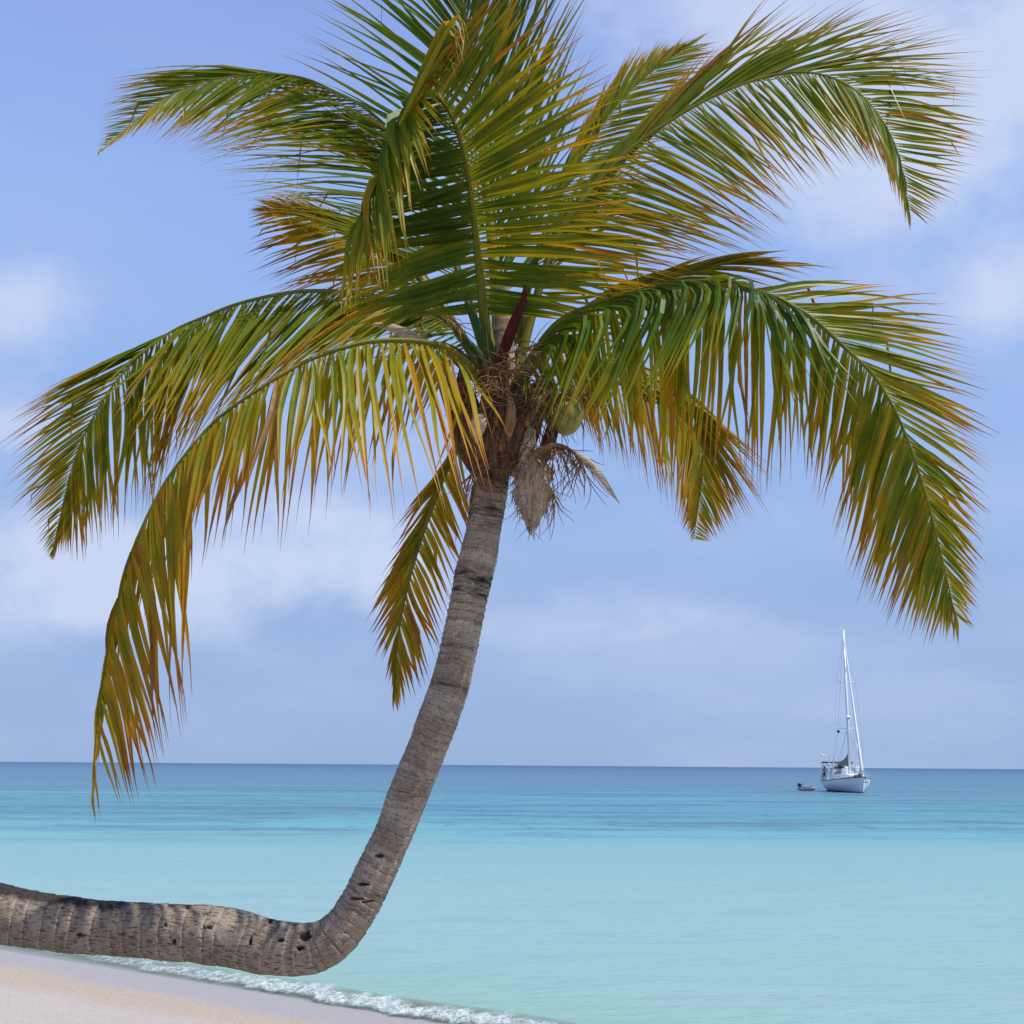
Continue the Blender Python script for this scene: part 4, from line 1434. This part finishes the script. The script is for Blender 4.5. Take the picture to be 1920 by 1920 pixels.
# rubber dinghy astern of the yacht
def dinghy():
    c = at_height(1513, 1481.5, 0.0)
    c = c * (155.0 / c[1])
    c[2] = 0.0
    root = empty('dinghy', tuple(c), 'small grey inflatable dinghy with black outboard floating behind the yacht', 'dinghy')
    ang = R(-52)
    ca, sa = math.cos(ang), math.sin(ang)

    def put(mb, name, mat, parent=root):
        mb.v = [(c[0] + p[0] * ca - p[1] * sa, c[1] + p[0] * sa + p[1] * ca, c[2] + p[2]) for p in mb.v]
        return mb.build(name, mat, parent, loc=tuple(c))
    mb = MB()
    path = [(-1.45, .62, .27), (-.9, .64, .25), (0, .64, .26), (.7, .56, .30), (1.15, .32, .38), (1.32, 0, .42), (1.15, -.32, .38), (.7, -.56, .30), (0, -.64, .26), (-.9, -.64, .25), (-1.45, -.62, .27)]
    l, _ = catmull(np.array(path), 40)
    l = l * 0.78
    mb.tube(l, [.08 + .11 * min(1, min(i, 39 - i) / 4) for i in range(40)], 12)
    put(mb, 'tube', M_TUBE)
    mb = MB()
    mb.tube([p + np.array([0, 0, .12]) for p in l[2:-2]], .12, 8)
    put(mb, 'dark_trim', M_DARKTUBE)
    mb = MB()
    mb.box((-.15, 0, .12), (1.7, .85, .08))
    mb.box((-.98, 0, .30), (.06, .85, .36))
    mb.box((-.1, 0, .36), (.24, .95, .05))
    put(mb, 'floor_board', M_DARKTUBE)
    mb = MB()
    mb.box((-1.12, 0, .70), (.42, .30, .38), taper=.8)
    mb.box((-1.12, 0, .38), (.16, .14, .4))
    mb.tube([(-1.0, 0, .66), (-.55, .08, .72)], .03, 6)
    put(mb, 'outboard', M_BLACK)
    return c


dc = dinghy()
mb = MB()
a = np.array(YW((-6.7, -.6, 1.2)))
b_ = dc + np.array([1.0, -0.7, 0.4])
pts = []
for i in range(15):
    t = i / 14
    p = a + (b_ - a) * t
    p[2] -= 0.45 * math.sin(math.pi * t)
    pts.append(p)
mb.tube(pts, .014, 5)
ro = mb.build('tow_rope', M_ROPE)
tag(ro, 'thin slack rope from the yacht stern to the grey dinghy', 'rope')


# far sail on the horizon
def far_boat():
    Y = 2600.0
    c = at_height(231, 1431, 0.0)
    c = np.array([c[0] / c[1] * Y, Y, 0.0])
    root = empty('sailboat', tuple(c), 'tiny distant sailboat with white sails on the horizon at the left', 'sailboat')

    def put(mb, name, mat):
        mb.v = [tuple(np.array(p) + c) for p in mb.v]
        return mb.build(name, mat, root, smooth=False, loc=tuple(c))
    mb = MB()
    full = []
    for ring in hull_shape(10, 3.2, 1.3, 1.0, .4, 14, 6):
        full.append([(x, y, z) for x, y, z in ring] + [(x, -y, z) for x, y, z in reversed(ring[:-1])])
    mb.loft(full)
    put(mb, 'hull', M_HULL)
    mb = MB()
    mb.tube([(0.6, 0, 1), (0.6, 0, 14)], [.12, .08], 6)
    put(mb, 'mast', M_ALU)
    for nm, tri in (('mainsail', [(.5, 0, 13.6), (.5, 0, 2.0), (-4.2, -.5, 2.2)]), ('headsail', [(.7, 0, 12.5), (4.6, 0, 1.6), (.3, -.7, 1.9)])):
        mb = MB()
        A, B, C = [np.array(p) for p in tri]
        rows = []
        for i in range(9):
            t = i / 8
            l0, l1 = A + (B - A) * t, A + (C - A) * t
            rows.append([l0 + (l1 - l0) * k / 6 + np.array([0, -.6 * math.sin(math.pi * k / 6) * t, 0]) for k in range(7)] +
                        [l0 + (l1 - l0) * k / 6 + np.array([0, .03 - .6 * math.sin(math.pi * k / 6) * t, 0]) for k in range(6, -1, -1)])
        mb.loft(rows)
        put(mb, nm, M_SAILW)


far_boat()

# ------------------------------------------------------------------ light
SUN_AZ = 106.0      # degrees clockwise from the viewing direction (+Y) towards +X
SUN_EL = 58.0
to_sun = Vector((math.sin(R(SUN_AZ)) * math.cos(R(SUN_EL)), math.cos(R(SUN_AZ)) * math.cos(R(SUN_EL)), math.sin(R(SUN_EL))))
sl = bpy.data.lights.new("sun", 'SUN')
sl.energy = 5.0
sl.angle = R(0.5)
sl.color = (1.0, 0.955, 0.88)
so = bpy.data.objects.new("sun", sl)
COL.objects.link(so)
so.rotation_euler = to_sun.to_track_quat('Z', 'Y').to_euler()
so.location = (20, 5, 30)

world = bpy.data.worlds.new("World")
scene.world = world
world.use_nodes = True
nt = world.node_tree
nt.nodes.clear()
wo = nt.nodes.new('ShaderNodeOutputWorld')
bg = nt.nodes.new('ShaderNodeBackground')
bg.inputs['Strength'].default_value = 0.10
sky = nt.nodes.new('ShaderNodeTexSky')
sky.sky_type = 'NISHITA'
sky.sun_disc = False
sky.sun_elevation = R(SUN_EL)
sky.sun_rotation = R(SUN_AZ)
sky.altitude = 0
sky.air_density = 1.0
sky.dust_density = 0.6
sky.ozone_density = 2.0
tcw = nt.nodes.new('ShaderNodeTexCoord')
dirv = tcw.outputs['Generated']
sepw = nt.nodes.new('ShaderNodeSeparateXYZ')
nt.links.new(dirv, sepw.inputs[0])
el = sepw.outputs[2]
# humid air: the sky pales to a lavender blue towards the horizon
lav = mapr(nt, el, 0.45, 0.9, 0.93, 0.5)
air = ramp(nt, el, [(0.0, (.318, .458, .745)), (0.12, (.325, .468, .78)), (0.25, (.330, .495, .87)), (0.42, (.312, .485, .90)), (0.60, (.270, .395, .85)), (1.0, (.15, .25, .70))])
airx = nt.nodes.new('ShaderNodeVectorMath')
airx.operation = 'SCALE'
airx.inputs['Scale'].default_value = 10.0
nt.links.new(air, airx.inputs[0])
skyc = mixc(nt, lav, sky.outputs[0], airx.outputs[0])
# clouds
warp = noise_n(nt, mapping(nt, dirv, (6, 6, 9)), 1.0, 3.0)
nz = noise_n(nt, mapping(nt, dirv, (9, 9, 13), (2.3, 0.4, 1.1)), 1.0, 9.0, 0.60, 0.15)
nzf = noise_n(nt, mapping(nt, dirv, (3, 3, 9), (0.3, 5.4, 2.0)), 1.0, 6.0, 0.55)


def blob(px, py, rx, ry, amt):
    d = ray(px, py)
    d = d / np.linalg.norm(d)
    sub = nt.nodes.new('ShaderNodeVectorMath')
    sub.operation = 'SUBTRACT'
    nt.links.new(dirv, sub.inputs[0])
    sub.inputs[1].default_value = tuple(d)
    mul = nt.nodes.new('ShaderNodeVectorMath')
    mul.operation = 'MULTIPLY'
    nt.links.new(sub.outputs[0], mul.inputs[0])
    kx, ky = F / rx, F / ry
    mul.inputs[1].default_value = (kx, kx, ky)
    ln = nt.nodes.new('ShaderNodeVectorMath')
    ln.operation = 'LENGTH'
    nt.links.new(mul.outputs[0], ln.inputs[0])
    return mapr(nt, ln.outputs['Value'], 1.0, 0.0, 0.0, amt)


tot = None
for bl in [(30, 590, 260, 190, .9), (10, 790, 200, 110, .8), (330, 1030, 700, 230, .8), (680, 1010, 420, 200, .75), (40, 1090, 480, 220, .7), (500, 1180, 800, 160, .35), (1090, 1140, 480, 150, .5), (1420, 1170, 420, 120, .4),
           (1950, -60, 950, 700, 1.05), (1870, 560, 240, 150, .7), (1600, 370, 420, 260, .5), (1750, 760, 420, 260, .3), (1250, 60, 480, 260, .5), (1880, 1240, 200, 130, .5)]:
    v = blob(*bl)
    tot = v if tot is None else math_n(nt, 'ADD', tot, v)
puff = math_n(nt, 'ADD', math_n(nt, 'MULTIPLY', tot, 0.62), math_n(nt, 'MULTIPLY', math_n(nt, 'SUBTRACT', nz, 0.5), 1.5))
puff = math_n(nt, 'MULTIPLY', mapr(nt, puff, 0.08, 0.78), math_n(nt, 'MULTIPLY', math_n(nt, 'MINIMUM', tot, 1.0), 0.95))
veil = math_n(nt, 'MULTIPLY', mapr(nt, nzf, 0.40, 0.72), mapr(nt, el, 0.12, 0.42, 0.34, 0.12))
cl = math_n(nt, 'MINIMUM', math_n(nt, 'ADD', puff, veil), 0.92)
skyc = mixc(nt, cl, skyc, (6.0, 6.9, 9.2))
nt.links.new(skyc, bg.inputs['Color'])
nt.links.new(bg.outputs[0], wo.inputs[0])

# ------------------------------------------------------------------ picture settings
scene.view_settings.view_transform = 'Standard'
scene.view_settings.look = 'None'
scene.view_settings.exposure = 0.0
scene.view_settings.gamma = 1.0
scene.render.engine = 'CYCLES'
scene.cycles.max_bounces = 8
scene.cycles.transparent_max_bounces = 16
scene.cycles.sample_clamp_indirect = 6.0
scene.cycles.use_denoising = True
print("leaflets", LEAF_COUNT)
